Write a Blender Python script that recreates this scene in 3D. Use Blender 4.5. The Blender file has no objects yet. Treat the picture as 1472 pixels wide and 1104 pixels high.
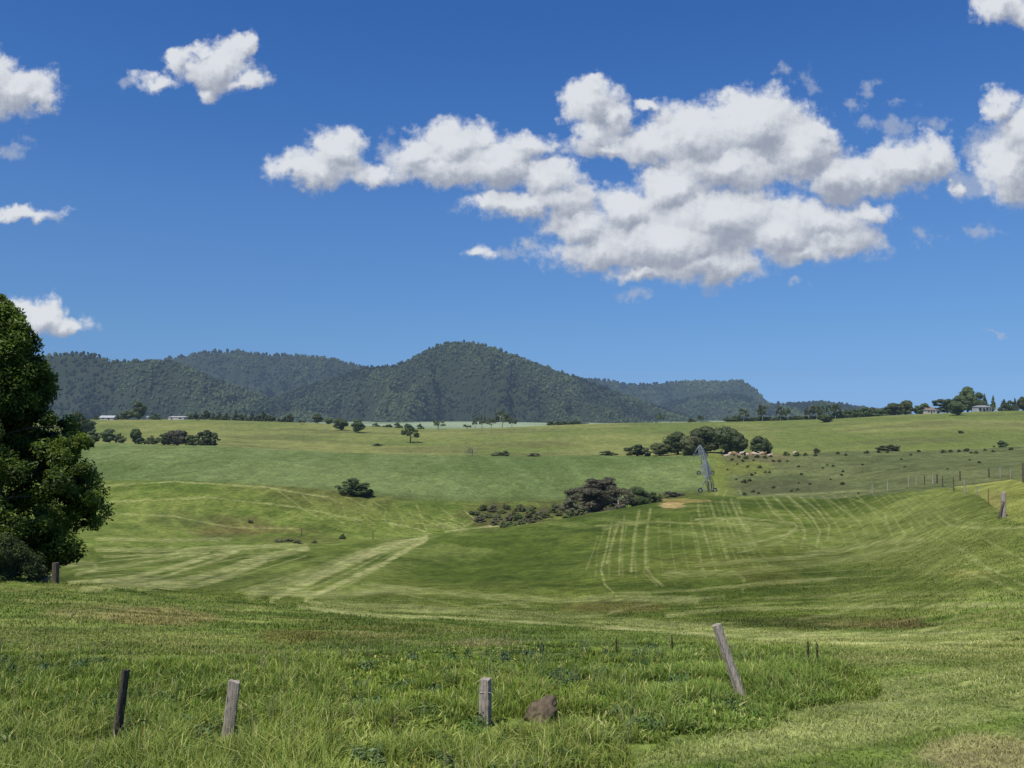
import bpy, math, random
import numpy as np
from math import radians, sin, cos, tan, pi
random.seed(7)
SC = bpy.context.scene
COL = SC.collection
# ------------------------------------------------------------------ survey frame
F = 1275.0; CX = 736.0; CY = 552.0
PITCH = math.atan(48.0 / F)
CP, SP = cos(PITCH), sin(PITCH)
SUN_EL, SUN_AZ = radians(59), radians(218)      # azimuth clockwise from +Y: behind and left
SUN = np.array([sin(SUN_AZ) * cos(SUN_EL), cos(SUN_AZ) * cos(SUN_EL), sin(SUN_EL)])

def st(u, v):
    x = (u - CX) / F; y = (CY - v) / F
    fw = CP - y * SP; up = SP + y * CP
    return x / fw, up / fw

def proj(X, Y, Z):
    fw = CP * Y + SP * Z; up = -SP * Y + CP * Z
    fw = np.maximum(fw, 1e-3)
    return CX + F * X / fw, CY - F * up / fw

# ------------------------------------------------------------------ numpy noise
def _hash(ix, iy, seed):
    h = (ix.astype(np.int64) * 374761393 + iy.astype(np.int64) * 668265263 + seed * 974634777) & 0xffffffff
    h = ((h ^ (h >> 13)) * 1274126177) & 0xffffffff
    return ((h ^ (h >> 16)) & 0xffffff) / float(0xffffff)

def vnoise(x, y, seed=0):
    x = np.asarray(x, float); y = np.asarray(y, float)
    ix = np.floor(x); iy = np.floor(y); fx = x - ix; fy = y - iy
    fx = fx * fx * (3 - 2 * fx); fy = fy * fy * (3 - 2 * fy)
    a = _hash(ix, iy, seed); b = _hash(ix + 1, iy, seed); c = _hash(ix, iy + 1, seed); d = _hash(ix + 1, iy + 1, seed)
    return (a * (1 - fx) + b * fx) * (1 - fy) + (c * (1 - fx) + d * fx) * fy

def fbm(x, y, octv=4, seed=0, gain=.5):
    s = 0; a = 1; t = 0
    for k in range(octv):
        s = s + a * vnoise(np.asarray(x) * 2 ** k + 17.3 * k, np.asarray(y) * 2 ** k - 9.1 * k, seed + k); t += a; a *= gain
    return s / t

def sstep(a, b, x):
    t = np.clip((x - a) / (b - a), 0, 1); return t * t * (3 - 2 * t)

# ------------------------------------------------------------------ terrain table
# per column: (depth, photo row) of: strip end, near paddock, brow, behind brow, field middle, field crest,
# gully, far paddock foot, far paddock top, behind it, hill middle, hill crest
TAB = {
 0:   [(22,930),(38,872),(57,834),(70,850),(110,812),(150,785),(195,745),(250,691),(400,637),(425,640),(520,628),(760,604)],
 150: [(22,930),(38,882),(57,842),(68,850),(105,820),(150,786),(195,747),(250,690),(400,638),(425,639),(520,628),(760,603)],
 300: [(22,932),(38,890),(57,857),(68,858),(105,822),(150,784),(195,755),(250,692),(400,641),(425,641),(520,628),(750,603)],
 450: [(22,933),(38,896),(52,877),(65,866),(105,822),(155,783),(190,765),(245,702),(400,650),(425,650),(520,636),(740,608)],
 600: [(22,935),(36,905),(52,884),(68,864),(110,822),(180,770),(197,773),(250,718),(400,654),(425,654),(520,640),(720,617)],
 700: [(22,936),(36,910),(52,890),(70,862),(115,815),(185,765),(202,767),(255,721),(400,656),(420,657),(520,641),(720,616)],
 800: [(22,937),(36,914),(52,892),(70,862),(115,803),(200,747),(215,750),(258,719),(400,656),(420,657),(530,638),(740,611)],
 900: [(22,938),(35,917),(48,893),(64,863),(112,795),(210,733),(224,737),(256,716),(385,656),(405,657),(530,635),(750,608)],
 1000: [(22,940),(34,918),(47,893),(62,864),(114,785),(224,713),(236,714),(255,706),(360,655),(375,656),(520,635),(750,607)],
 1100: [(22,942),(34,920),(46,892),(60,862),(108,780),(216,712),(232,713),(255,704),(360,655),(375,655),(510,630),(750,605)],
 1200: [(22,944),(33,918),(47,888),(61,852),(104,785),(186,714),(202,715),(236,700),(360,651),(375,651),(500,626),(745,602)],
 1300: [(21,946),(32,916),(45,875),(60,832),(88,765),(142,702),(156,703),(205,690),(360,648),(375,648),(500,622),(730,596)],
 1380: [(21,948),(31,912),(43,855),(56,800),(75,748),(114,700),(128,702),(185,688),(360,645),(375,645),(500,619),(710,593)],
 1472: [(21,950),(30,905),(41,850),(52,785),(64,738),(94,688),(112,692),(170,684),(360,643),(375,643),(500,617),(700,590)],
}
TAB[-400] = TAB[0]; TAB[1900] = TAB[1472]
FARV = {-400:609,0:609,450:609,520:608,600:607,670:607,700:609,800:611,900:612,1000:612,1900:612}
UK = np.array(sorted(TAB)); 
DK = np.array([[p[0] for p in TAB[u]] for u in UK], float)
ZK = np.array([[p[0] * st(CX, p[1])[1] for p in TAB[u]] for u in UK])
UG = np.arange(-400, 1901, 10.0)
LG = np.linspace(math.log(0.4), math.log(30000), 900)

def pchip(x, y, xe):
    h = np.diff(x); d = np.diff(y) / h; m = np.zeros_like(y)
    for i in range(1, len(x) - 1):
        if d[i-1] * d[i] > 0:
            w1 = 2 * h[i] + h[i-1]; w2 = h[i] + 2 * h[i-1]
            m[i] = (w1 + w2) / (w1 / d[i-1] + w2 / d[i])
    m[0] = d[0]; m[-1] = d[-1]
    k = np.clip(np.searchsorted(x, xe) - 1, 0, len(h) - 1)
    t = np.clip((xe - x[k]) / h[k], 0, 1); t2 = t * t; t3 = t2 * t
    return (2*t3-3*t2+1)*y[k] + (t3-2*t2+t)*h[k]*m[k] + (-2*t3+3*t2)*y[k+1] + (t3-t2)*h[k]*m[k+1]

def smooth_cols(A):
    out = np.empty((len(UG), A.shape[1]))
    for j in range(A.shape[1]):
        out[:, j] = np.interp(UG, UK, A[:, j])
    for _ in range(3):
        B = out.copy(); B[1:-1] = .25 * out[:-2] + .5 * out[1:-1] + .25 * out[2:]; out = B
    return out
DG = smooth_cols(DK); ZG = smooth_cols(ZK)
ZT = np.empty((len(UG), len(LG)))
_fu = sorted(FARV)
for i, u in enumerate(UG):
    fv = np.interp(u, _fu, [FARV[k] for k in _fu])
    zc = ZG[i, -1]; dc = DG[i, -1]
    xs = [0.2, 2.5, 9.0] + list(DG[i]) + [dc + 160, 1450, 1950, 2600, 30001]
    zs = [-1.65, -1.72, -3.85] + list(ZG[i]) + [min(zc - 7, -12), -22, 1950 * st(CX, fv)[1], -12, -20]
    ZT[i] = pchip(np.array(xs), np.array(zs), np.exp(LG))

def terr(x, y):
    x = np.asarray(x, float); y = np.asarray(y, float)
    r = np.hypot(x, y); th = np.clip(np.arctan2(x, y), -radians(41), radians(41))
    D = np.maximum(r * np.cos(th), 0.41); u = np.clip(CX + F * np.tan(th), UG[0], UG[-1] - 1e-3)
    a = (u - UG[0]) / 10.0; i = np.floor(a).astype(int); fa = a - i; i = np.clip(i, 0, len(UG) - 2)
    b = (np.log(np.minimum(D, 29999)) - LG[0]) / (LG[1] - LG[0]); j = np.clip(np.floor(b).astype(int), 0, len(LG) - 2); fb = b - j
    z = (ZT[i, j]*(1-fa)+ZT[i+1, j]*fa)*(1-fb) + (ZT[i, j+1]*(1-fa)+ZT[i+1, j+1]*fa)*fb
    und = (fbm(x / 9, y / 9, 4, 3) - .5) * np.clip(D / 60, .15, 1) * .9 * np.clip((900 - D) / 300, 0, 1)
    und = und + (fbm(x / 35, y / 45, 3, 9) - .5) * 2.2 * sstep(70, 160, D) * np.clip((700 - D) / 200, 0.15, 1)
    und = und * (1 - .6 * sstep(5, 25, x) * (1 - sstep(90, 140, D)))
    und = und * (1 - .8 * sstep(190, 235, D) * (1 - sstep(262, 300, D)))
    return z + und

_DS = np.exp(np.linspace(math.log(6), math.log(2500), 3000))
def hit(u, v, dmin=6, dmax=2500):
    """world point where the sight line through a survey mark meets the ground"""
    s, t = st(u, v)
    z = terr(s * _DS, _DS); below = (t * _DS <= z) & (_DS >= dmin) & (_DS <= dmax)
    k = np.argmax(below)
    if not below[k]:
        m = (_DS >= dmin) & (_DS <= dmax)
        k = np.argmin(np.where(m, np.abs(t * _DS - z) / _DS, 9e9))
    D = _DS[k]
    return (s * D, D, float(z[k]))

def at(u, D, v=600):
    s, _ = st(u, v); return (s * D, D, float(terr(s * D, D)))

# ------------------------------------------------------------------ scene helpers
def put(o, parent=None):
    COL.objects.link(o)
    if parent is not None: o.parent = parent
    return o

def tag(o, label=None, cat=None, group=None, kind=None):
    if label: o["label"] = label
    if cat: o["category"] = cat
    if group: o["group"] = group
    if kind: o["kind"] = kind
    return o

def empty(name, loc=(0, 0, 0), rz=0.0):
    o = bpy.data.objects.new(name, None); o.empty_display_size = .3
    o.location = loc; o.rotation_euler = (0, 0, rz); return put(o)

def mesh_np(name, V, polys, mat=None, smooth=False, cols=None, floats=None):
    """polys: list of (n,k) index arrays"""
    me = bpy.data.meshes.new(name)
    V = np.asarray(V, np.float32)
    me.vertices.add(len(V)); me.vertices.foreach_set("co", V.ravel())
    polys = [np.asarray(p) for p in polys if len(p)]
    loops = np.concatenate([p.ravel() for p in polys]).astype(np.int32)
    tot = np.concatenate([np.full(len(p), p.shape[1]) for p in polys]).astype(np.int32)
    start = np.concatenate([[0], np.cumsum(tot)[:-1]]).astype(np.int32)
    me.loops.add(len(loops)); me.loops.foreach_set("vertex_index", loops)
    me.polygons.add(len(tot)); me.polygons.foreach_set("loop_start", start); me.polygons.foreach_set("loop_total", tot)
    me.polygons.foreach_set("use_smooth", np.full(len(tot), smooth))
    for nm, c in (cols or {}).items():
        at_ = me.attributes.new(nm, 'FLOAT_COLOR', 'POINT')
        c4 = np.ones((len(V), 4), np.float32); c4[:, :3] = c; at_.data.foreach_set("color", c4.ravel())
    for nm, c in (floats or {}).items():
        at_ = me.attributes.new(nm, 'FLOAT', 'POINT'); at_.data.foreach_set("value", np.asarray(c, np.float32))
    me.update(calc_edges=True); me.validate()
    if mat: me.materials.append(mat)
    return me

def mobj(name, me, parent=None, loc=None):
    o = bpy.data.objects.new(name, me)
    if loc is not None: o.location = loc
    return put(o, parent)

class MB:
    def __init__(s): s.v = []; s.f = []
    def quadbox(s, a, b, c, d, a2, b2, c2, d2):
        n = len(s.v); s.v += [a, b, c, d, a2, b2, c2, d2]
        s.f += [(n+3,n+2,n+1,n),(n+4,n+5,n+6,n+7),(n,n+1,n+5,n+4),(n+1,n+2,n+6,n+5),(n+2,n+3,n+7,n+6),(n+3,n,n+4,n+7)]
    def box(s, x0, x1, y0, y1, z0, z1):
        s.quadbox((x0,y0,z0),(x1,y0,z0),(x1,y1,z0),(x0,y1,z0),(x0,y0,z1),(x1,y0,z1),(x1,y1,z1),(x0,y1,z1))
    def tube(s, pts, rad, n=6, cap=True):
        pts = [np.array(p, float) for p in pts]; rings = []
        if not hasattr(rad, '__len__'): rad = [rad] * len(pts)
        for i, p in enumerate(pts):
            d = pts[min(i+1, len(pts)-1)] - pts[max(i-1, 0)]; d = d / (np.linalg.norm(d) + 1e-9)
            a = np.cross(d, [0, 0, 1]) if abs(d[2]) < .9 else np.cross(d, [1, 0, 0]); a /= np.linalg.norm(a); b = np.cross(d, a)
            r = len(s.v); rings.append(r)
            for k in range(n):
                q = 2 * pi * k / n; s.v.append(tuple(p + rad[i] * (cos(q) * a + sin(q) * b)))
        for i in range(len(pts) - 1):
            for k in range(n):
                s.f.append((rings[i]+k, rings[i]+(k+1) % n, rings[i+1]+(k+1) % n, rings[i+1]+k))
        if cap:
            s.f.append(tuple(rings[0]+k for k in range(n))[::-1]); s.f.append(tuple(rings[-1]+k for k in range(n)))
    def mesh(s, name, mat=None, smooth=False):
        me = bpy.data.meshes.new(name); me.from_pydata([tuple(map(float, p)) for p in s.v], [], s.f); me.update()
        if mat: me.materials.append(mat)
        if smooth: me.polygons.foreach_set("use_smooth", [True] * len(me.polygons))
        return me
    def build(s, name, mat, parent=None, loc=None, smooth=False): return mobj(name, s.mesh(name, mat, smooth), parent, loc)

# ------------------------------------------------------------------ node helper
class NT:
    def __init__(s, tree): s.t = tree; s.n = tree.nodes; s.l = tree.links; s.x = 0
    def new(s, typ, **kw):
        nd = s.n.new(typ)
        for k, v in kw.items(): setattr(nd, k, v)
        return nd
    def inp(s, sock, v):
        if isinstance(v, bpy.types.NodeSocket): s.l.new(v, sock)
        elif v is not None: sock.default_value = v
    def m(s, op, a, b=None, c=None, clamp=False):
        nd = s.new('ShaderNodeMath', operation=op, use_clamp=clamp)
        for i, v in enumerate((a, b, c)): s.inp(nd.inputs[i], v) if v is not None else None
        return nd.outputs[0]
    def v(s, op, a, b=None, out=0):
        nd = s.new('ShaderNodeVectorMath', operation=op); s.inp(nd.inputs[0], a)
        if b is not None: s.inp(nd.inputs[1], b)
        return nd.outputs[out]
    def noise(s, vec, scale, detail=4, rough=.5, dim='3D', col=False):
        nd = s.new('ShaderNodeTexNoise', noise_dimensions=dim); s.inp(nd.inputs['Vector'], vec)
        nd.inputs['Scale'].default_value = scale; nd.inputs['Detail'].default_value = detail; nd.inputs['Roughness'].default_value = rough
        return nd.outputs['Color' if col else 0]
    def ramp(s, f, a, b, c=0., d=1.):
        nd = s.new('ShaderNodeMapRange', interpolation_type='SMOOTHSTEP'); s.inp(nd.inputs[0], f)
        for i, q in enumerate((a, b, c, d)): nd.inputs[i+1].default_value = q
        return nd.outputs[0]
    def mix(s, f, a, b, blend='MIX'):
        nd = s.new('ShaderNodeMix', data_type='RGBA', blend_type=blend); s.inp(nd.inputs[0], f)
        for sk, q in ((nd.inputs[6], a), (nd.inputs[7], b)):
            s.inp(sk, q if isinstance(q, bpy.types.NodeSocket) else (*q, 1.0))
        return nd.outputs[2]
    def attr(s, name, out='Color'): return s.new('ShaderNodeAttribute', attribute_name=name).outputs[out]

def material(name):
    m = bpy.data.materials.new(name); m.use_nodes = True; m.node_tree.nodes.clear(); return m, NT(m.node_tree)

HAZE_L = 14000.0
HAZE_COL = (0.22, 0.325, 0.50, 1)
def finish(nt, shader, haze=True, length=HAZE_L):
    """blue haze painted on as a glow in the material, stronger the farther the surface stands"""
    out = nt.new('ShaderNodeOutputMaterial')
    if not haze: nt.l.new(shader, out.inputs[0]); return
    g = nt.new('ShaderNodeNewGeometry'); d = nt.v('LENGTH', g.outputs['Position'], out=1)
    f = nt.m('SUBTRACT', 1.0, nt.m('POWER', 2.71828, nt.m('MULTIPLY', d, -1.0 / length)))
    em = nt.new('ShaderNodeEmission'); em.inputs[0].default_value = HAZE_COL; em.inputs[1].default_value = 1  # distance haze painted on the surface as blue emission
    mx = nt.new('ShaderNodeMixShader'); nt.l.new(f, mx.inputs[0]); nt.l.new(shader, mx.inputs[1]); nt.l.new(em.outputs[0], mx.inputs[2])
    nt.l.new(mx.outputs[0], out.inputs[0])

def simple(name, col, rough=.8, metal=0, nscale=3., namp=.3, haze=True, col2=None, stretch=(1, 1, 1), spec=.2):
    m, nt = material(name)
    tc = nt.new('ShaderNodeTexCoord'); p = nt.v('MULTIPLY', tc.outputs['Object'], stretch)
    n = nt.noise(p, nscale, 5, .6)
    c2 = col2 or tuple(c * (1 - namp) for c in col)
    c = nt.mix(nt.ramp(n, .3, .7), col, c2)
    b = nt.new('ShaderNodeBsdfPrincipled'); nt.l.new(c, b.inputs['Base Color']); b.inputs['Roughness'].default_value = rough
    b.inputs['Metallic'].default_value = metal; b.inputs['Specular IOR Level'].default_value = spec
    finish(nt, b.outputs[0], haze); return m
# ------------------------------------------------------------------ camera, sun, sky with cumulus
cam = bpy.data.cameras.new("camera"); cam.sensor_width = 36; cam.lens = F / 1472 * 36; cam.clip_end = 60000; cam.clip_start = .1
camo = put(bpy.data.objects.new("camera", cam)); camo.rotation_euler = (pi / 2 + PITCH, 0, 0); SC.camera = camo
sun = bpy.data.lights.new("sun", 'SUN'); sun.energy = 4.3; sun.angle = radians(.53); sun.color = (1, .955, .88)
suno = put(bpy.data.objects.new("sun", sun)); suno.rotation_euler = (pi / 2 - SUN_EL, 0, -SUN_AZ + pi)
SC.view_settings.view_transform = 'Standard'; SC.view_settings.look = 'None'; SC.view_settings.exposure = 0
SC.render.engine = 'CYCLES'; SC.cycles.max_bounces = 6; SC.cycles.diffuse_bounces = 2; SC.cycles.transparent_max_bounces = 6
SC.cycles.use_denoising = True; SC.cycles.sample_clamp_indirect = 4

# (u, v, ru, rv) of each puff, as seen from the valley; second list: thin wisps
PUFFS = [(465,244,62,24),(484,216,36,30),(425,244,34,16),(535,250,28,18),
 (645,240,85,32),(648,208,46,32),(604,222,32,30),(720,235,62,33),(765,212,30,22),(792,258,40,30),(690,200,20,18),
 (745,294,65,18),(805,288,52,28),(705,292,26,11),(835,325,52,26),
 (905,300,40,34),
 (852,152,40,36),(885,170,26,26),(848,192,34,28),(866,214,46,16),(940,210,50,28),(1000,195,66,42),(1090,180,72,48),(1150,212,58,46),(1050,240,100,30),(1205,254,60,34),(856,117,14,9),(935,150,18,10),(1190,195,18,16),
 (1300,236,54,34),(1345,232,28,36),(1255,252,46,28),(1376,276,14,11),
 (966,268,44,36),(1040,312,100,48),(960,350,120,42),(870,362,84,26),(1005,380,92,28),(1120,330,58,42),(1190,322,55,30),(1245,308,36,18),(1205,346,46,20),(1150,362,48,20),(930,395,50,12),
 (692,360,18,12),(1450,244,42,46),(1475,190,36,44),(1436,152,20,26),(1480,270,50,20),
 (1440,8,44,20),(1475,20,34,22),
 (15,132,64,34),(-10,118,30,40),(62,142,26,22),
 (318,96,38,36),(345,66,20,24),(300,100,48,20),(262,84,20,18),(226,116,28,12),(304,132,16,14),(352,122,34,12),(285,76,18,12),
 (38,306,44,10),(58,452,36,24),(96,464,38,13),(30,440,24,12)]
WISPS = [(735,362,30,12),(765,350,24,14),(908,428,24,10),(172,122,14,10),(388,117,20,6),(15,210,22,14),(1125,106,16,9),(1162,120,14,16),(1247,124,14,10),(1242,176,16,10),(1232,150,14,10),
 (1335,342,30,14),(1412,330,20,13),(1240,350,36,24),(1290,185,34,18),(1395,265,30,30),(1085,395,30,12),(75,312,26,10),(110,462,34,10),(1425,215,34,40),(1428,479,18,4),(1150,415,14,5),(560,235,20,40),(1290,150,22,8),(400,500,26,6),(1350,180,18,9)]

def build_world():
    w = bpy.data.worlds.new("World"); SC.world = w; w.use_nodes = True; w.node_tree.nodes.clear(); nt = NT(w.node_tree)
    sky = nt.new('ShaderNodeTexSky', sky_type='NISHITA', sun_disc=False); sky.sun_elevation = SUN_EL; sky.sun_rotation = SUN_AZ
    sky.altitude = 900; sky.air_density = 1.0; sky.dust_density = .6; sky.ozone_density = 2.0
    tc = nt.new('ShaderNodeTexCoord'); d = tc.outputs['Generated']
    sp = nt.new('ShaderNodeSeparateXYZ'); nt.l.new(d, sp.inputs[0])
    yy = nt.m('MAXIMUM', sp.outputs[1], .05)
    front = nt.ramp(sp.outputs[1], .15, .3)
    cb = nt.new('ShaderNodeCombineXYZ'); nt.l.new(nt.m('MULTIPLY', nt.m('DIVIDE', sp.outputs[0], yy), F / 100), cb.inputs[0])
    nt.l.new(nt.m('MULTIPLY', nt.m('DIVIDE', sp.outputs[2], yy), F / 100), cb.inputs[1])
    P = cb.outputs[0]
    def conv(lst):
        out = []
        for u, v, a, b in lst:
            s, t = st(u, v); out.append((s * F / 100, t * F / 100, a / 100, b / 100))
        return out
    def group(name, lst, k):
        g = bpy.data.node_groups.new(name, 'ShaderNodeTree')
        g.interface.new_socket('P', in_out='INPUT', socket_type='NodeSocketVector'); g.interface.new_socket('D', in_out='OUTPUT', socket_type='NodeSocketFloat')
        q = NT(g); gi = q.new('NodeGroupInput'); go = q.new('NodeGroupOutput'); cur = None
        for x, y, a, b in conv(lst):
            e = q.v('SUBTRACT', gi.outputs[0], (x, y, 0)); e = q.v('MULTIPLY', e, (1/(a*1.19), 1/(b*1.19), 0))
            ln = q.v('LENGTH', e, out=1)
            # falloff in units that keep large puffs fuller than small ones
            ln = q.m('MULTIPLY', q.m('SUBTRACT', ln, 1.0), min(1.0, .35 + 1.3 * min(a, b)))
            cur = ln if cur is None else q.m('SMOOTH_MIN', cur, ln, k)
        q.l.new(cur, go.inputs[0]); return g
    G = group('cumulus', PUFFS, .17); W = group('wisps', WISPS, .05)
    def inst(g, p):
        nd = nt.new('ShaderNodeGroup', node_tree=g); nt.l.new(p, nd.inputs[0]); return nd.outputs[0]
    wn = nt.v('SUBTRACT', nt.noise(P, 1.6, 3, .5, dim='2D', col=True), (.5, .5, .5)); wn = nt.v('MULTIPLY', wn, (.55, .42, 0))
    wn2 = nt.v('SUBTRACT', nt.noise(P, 7, 3, .55, dim='2D', col=True), (.5, .5, .5)); wn2 = nt.v('MULTIPLY', wn2, (.16, .14, 0))
    P1 = nt.v('ADD', nt.v('ADD', P, wn), wn2)
    def dens(off):
        p = nt.v('ADD', P1, off) if off else P1
        pn = nt.v('ADD', P, off) if off else P
        a = a0 = nt.m('MULTIPLY', inst(G, p), -1.0)
        # billows: inverted cell distance, two sizes
        def bil(sc):
            vo = nt.new('ShaderNodeTexVoronoi', feature='F1', voronoi_dimensions='2D'); nt.l.new(nt.v('ADD', pn, nt.v('MULTIPLY', wn2, (2, 2, 0))), vo.inputs['Vector']); vo.inputs['Scale'].default_value = sc
            return nt.m('SUBTRACT', .45, vo.outputs['Distance'])
        a = nt.m('ADD', a, nt.m('MULTIPLY', bil(3.0), .12)); a = nt.m('ADD', a, nt.m('MULTIPLY', bil(7.5), .05))
        n = nt.m('SUBTRACT', nt.noise(pn, 2.6, 9, .66, dim='2D'), .5)
        return nt.m('ADD', nt.m('ADD', a, .05), nt.m('MULTIPLY', n, .76)), a0
    d0, g0 = dens(None); dA, gA = dens((-.045, .075, 0)); gB = nt.m('MULTIPLY', inst(G, nt.v('ADD', P1, (-.08, .24, 0))), -1.0)
    alpha = nt.ramp(d0, -.08, .34)
    thick = nt.ramp(d0, 0.0, .42)
    lum = nt.m('ADD', nt.m('MULTIPLY', nt.m('SUBTRACT', d0, dA), 1.25), nt.m('MULTIPLY', nt.m('SUBTRACT', g0, gB), .85))  # cloud lighting painted in: brighter towards the sun, greyer underneath
    big = nt.m('SUBTRACT', nt.noise(P, 1.1, 3, .5, dim='2D'), .5)
    lum = nt.m('ADD', nt.m('ADD', lum, .66), nt.m('MULTIPLY', big, .5)); lum = nt.m('SUBTRACT', lum, nt.m('MULTIPLY', thick, .10))
    lum = nt.ramp(lum, -.15, 1.12)
    ccol = nt.mix(lum, (.31, .35, .44), (.71, .74, .79))
    # wisps
    wd = nt.m('ADD', nt.m('MULTIPLY', inst(W, P1), -1.0), nt.m('MULTIPLY', nt.m('SUBTRACT', nt.noise(P, 3.6, 8, .65, dim='2D'), .52), 1.3))
    wa = nt.m('MULTIPLY', nt.ramp(wd, -.02, .5), .62)
    fr_w = nt.m('MULTIPLY', wa, front); fr_c = nt.m('MULTIPLY', alpha, front)
    # sky
    hs = nt.new('ShaderNodeHueSaturation'); hs.inputs['Saturation'].default_value = 1.12; hs.inputs['Value'].default_value = 1.0; nt.l.new(sky.outputs[0], hs.inputs['Color'])
    # clean mountain air: pull the modelled sky to the deep blue seen from this valley
    mine = [(20,(70,102,149)),(150,(78,112,160)),(300,(94,131,177)),(400,(113,151,192)),(480,(138,173,202)),(540,(166,191,199)),(590,(181,189,177))]
    want = [(56,102,172),(65,113,182),(84,132,195),(96,144,202),(108,155,206),(119,161,208),(124,164,208)]
    lin = lambda c: np.array([((q/255+.055)/1.055)**2.4 for q in c])
    rp = nt.new('ShaderNodeValToRGB'); stops = []
    for (v, a), b in zip(mine, want):
        t = st(500, v)[1]; r = lin(b) / lin(a) * np.array([.86, .94, 1.06]); stops.append((t / math.hypot(1, t), r))
    stops.sort(key=lambda q: q[0]); els = rp.color_ramp.elements
    while len(els) < len(stops): els.new(.5)
    for e, (p_, r) in zip(els, stops): e.position = max(p_, 0); e.color = (*(r / 2), 1)
    nt.l.new(sp.outputs[2], rp.inputs[0])
    tint = nt.mix(1.0, nt.mix(1.0, hs.outputs[0], rp.outputs[0], 'MULTIPLY'), (2, 2, 2), 'MULTIPLY')
    b0 = nt.new('ShaderNodeBackground'); nt.l.new(tint, b0.inputs[0]); b0.inputs[1].default_value = .085
    b1 = nt.new('ShaderNodeBackground'); b1.inputs[0].default_value = (.40, .46, .58, 1)
    b2 = nt.new('ShaderNodeBackground'); nt.l.new(ccol, b2.inputs[0])
    m1 = nt.new('ShaderNodeMixShader'); nt.l.new(fr_w, m1.inputs[0]); nt.l.new(b0.outputs[0], m1.inputs[1]); nt.l.new(b1.outputs[0], m1.inputs[2])
    m2 = nt.new('ShaderNodeMixShader'); nt.l.new(fr_c, m2.inputs[0]); nt.l.new(m1.outputs[0], m2.inputs[1]); nt.l.new(b2.outputs[0], m2.inputs[2])
    # coarse regions that can hold cloud: outside them the cloud branch is skipped
    reg = None
    for u, v, a, b in [(35,130,130,90),(20,210,70,60),(290,95,180,100),(45,307,110,45),(60,455,140,60),(630,235,290,110),(780,310,190,90),(1060,265,390,215),(1060,395,240,60),(1420,20,110,60),(1430,220,110,150),(1370,340,120,50),(1430,479,40,20)]:
        s_, t_ = st(u, v); e = nt.v('MULTIPLY', nt.v('SUBTRACT', P, (s_*F/100, t_*F/100, 0)), (100/a, 100/b, 0))
        h = nt.m('LESS_THAN', nt.v('LENGTH', e, out=1), 1.0); reg = h if reg is None else nt.m('MAXIMUM', reg, h)
    reg = nt.m('MULTIPLY', reg, nt.m('GREATER_THAN', sp.outputs[1], .15))
    b3 = nt.new('ShaderNodeBackground'); nt.l.new(tint, b3.inputs[0]); b3.inputs[1].default_value = .085
    m3 = nt.new('ShaderNodeMixShader'); nt.l.new(reg, m3.inputs[0]); nt.l.new(b3.outputs[0], m3.inputs[1]); nt.l.new(m2.outputs[0], m3.inputs[2])
    o = nt.new('ShaderNodeOutputWorld'); nt.l.new(m3.outputs[0], o.inputs[0])
    w.cycles.sampling_method = 'MANUAL'; w.cycles.sample_map_resolution = 256
build_world()
# ------------------------------------------------------------------ ground sheet
LINES = []   # (polyline in survey marks, half width px, strength)  pale mown swaths
def L(w, s, *p): LINES.append((np.array(p, float), w, s))
L(4,.5,(140,790),(250,791),(330,788),(400,785),(430,783))
L(3.5,.75,(100,838),(180,832),(250,815),(300,800),(340,793)); L(2.2,.6,(150,840),(230,830),(290,812),(325,800))
L(5,.65,(120,846),(180,843),(260,836),(320,820),(380,800),(440,787)); L(3,.45,(92,812),(110,809),(135,810),(140,818),(110,826))
L(2.5,.5,(120,822),(190,812),(260,800),(300,795)); L(4,.6,(200,846),(280,842),(330,828),(380,806)); L(2,.5,(150,800),(230,797),(300,793))
L(9,.45,(360,856),(450,826),(520,797),(580,781)); L(4.2,.95,(390,862),(450,835),(500,811),(560,786),(612,773)); L(3.6,1.,(440,862),(500,834),(550,811),(580,793),(612,775))
L(3,.8,(415,848),(455,826),(500,804),(545,788),(590,776))
L(8,.55,(370,850),(480,856),(560,848),(640,852),(720,858),(800,862),(900,860),(1000,862)); L(4,.9,(430,872),(520,884),(640,888),(750,893),(850,900),(1000,911),(1100,921),(1240,926),(1472,925))
L(11,.5,(450,870),(640,878),(850,890),(1000,903),(1150,915),(1472,912)); L(4,.5,(640,880),(720,868),(800,862),(900,853),(1000,848),(1100,838),(1200,832))
L(2,.4,(560,850),(620,862),(700,880)); L(3,.5,(520,840),(600,846),(680,853),(760,872)); L(3,.4,(850,900),(880,880),(960,862),(1040,858))
L(2.0,.9,(879,752),(872,788),(864,818),(869,840),(886,856)); L(1.8,.9,(890,750),(882,775),(872,810)); L(1.7,.8,(898,742),(896,752),(891,791),(890,826)); L(2.4,.85,(919,735),(915,750),(911,777),(907,822))
L(2.4,.85,(935,732),(930,760),(928,777),(928,815),(940,832),(953,842)); L(5,.35,(868,760),(900,752),(930,750)); L(1.2,.5,(860,770),(850,800),(842,820)); L(1.6,.6,(930,815),(925,822),(945,842))
L(2.2,.6,(1004,722),(1004,735),(1013,767),(1024,802),(1030,820)); L(2.4,.6,(1020,720),(1026,740),(1034,765),(1046,808)); L(1.5,.7,(1038,718),(1044,745),(1056,772)); L(2.4,.8,(1051,718),(1060,740),(1072,762),(1086,785))
L(1.5,.6,(1000,765),(1009,810),(1015,830)); L(1.4,.6,(1061,720),(1068,745),(1080,765)); L(2.,.7,(1097,714),(1112,737),(1127,749)); L(2.,.8,(1112,714),(1131,732),(1150,748),(1158,765),(1151,788))
L(2.2,.9,(1131,712),(1150,728),(1168,745),(1179,764),(1174,785)); L(2,.75,(1150,714),(1175,733),(1192,755),(1190,775)); L(2,.6,(1190,718),(1215,735),(1235,750)); L(1.6,.6,(1210,712),(1240,722),(1270,738))
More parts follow.
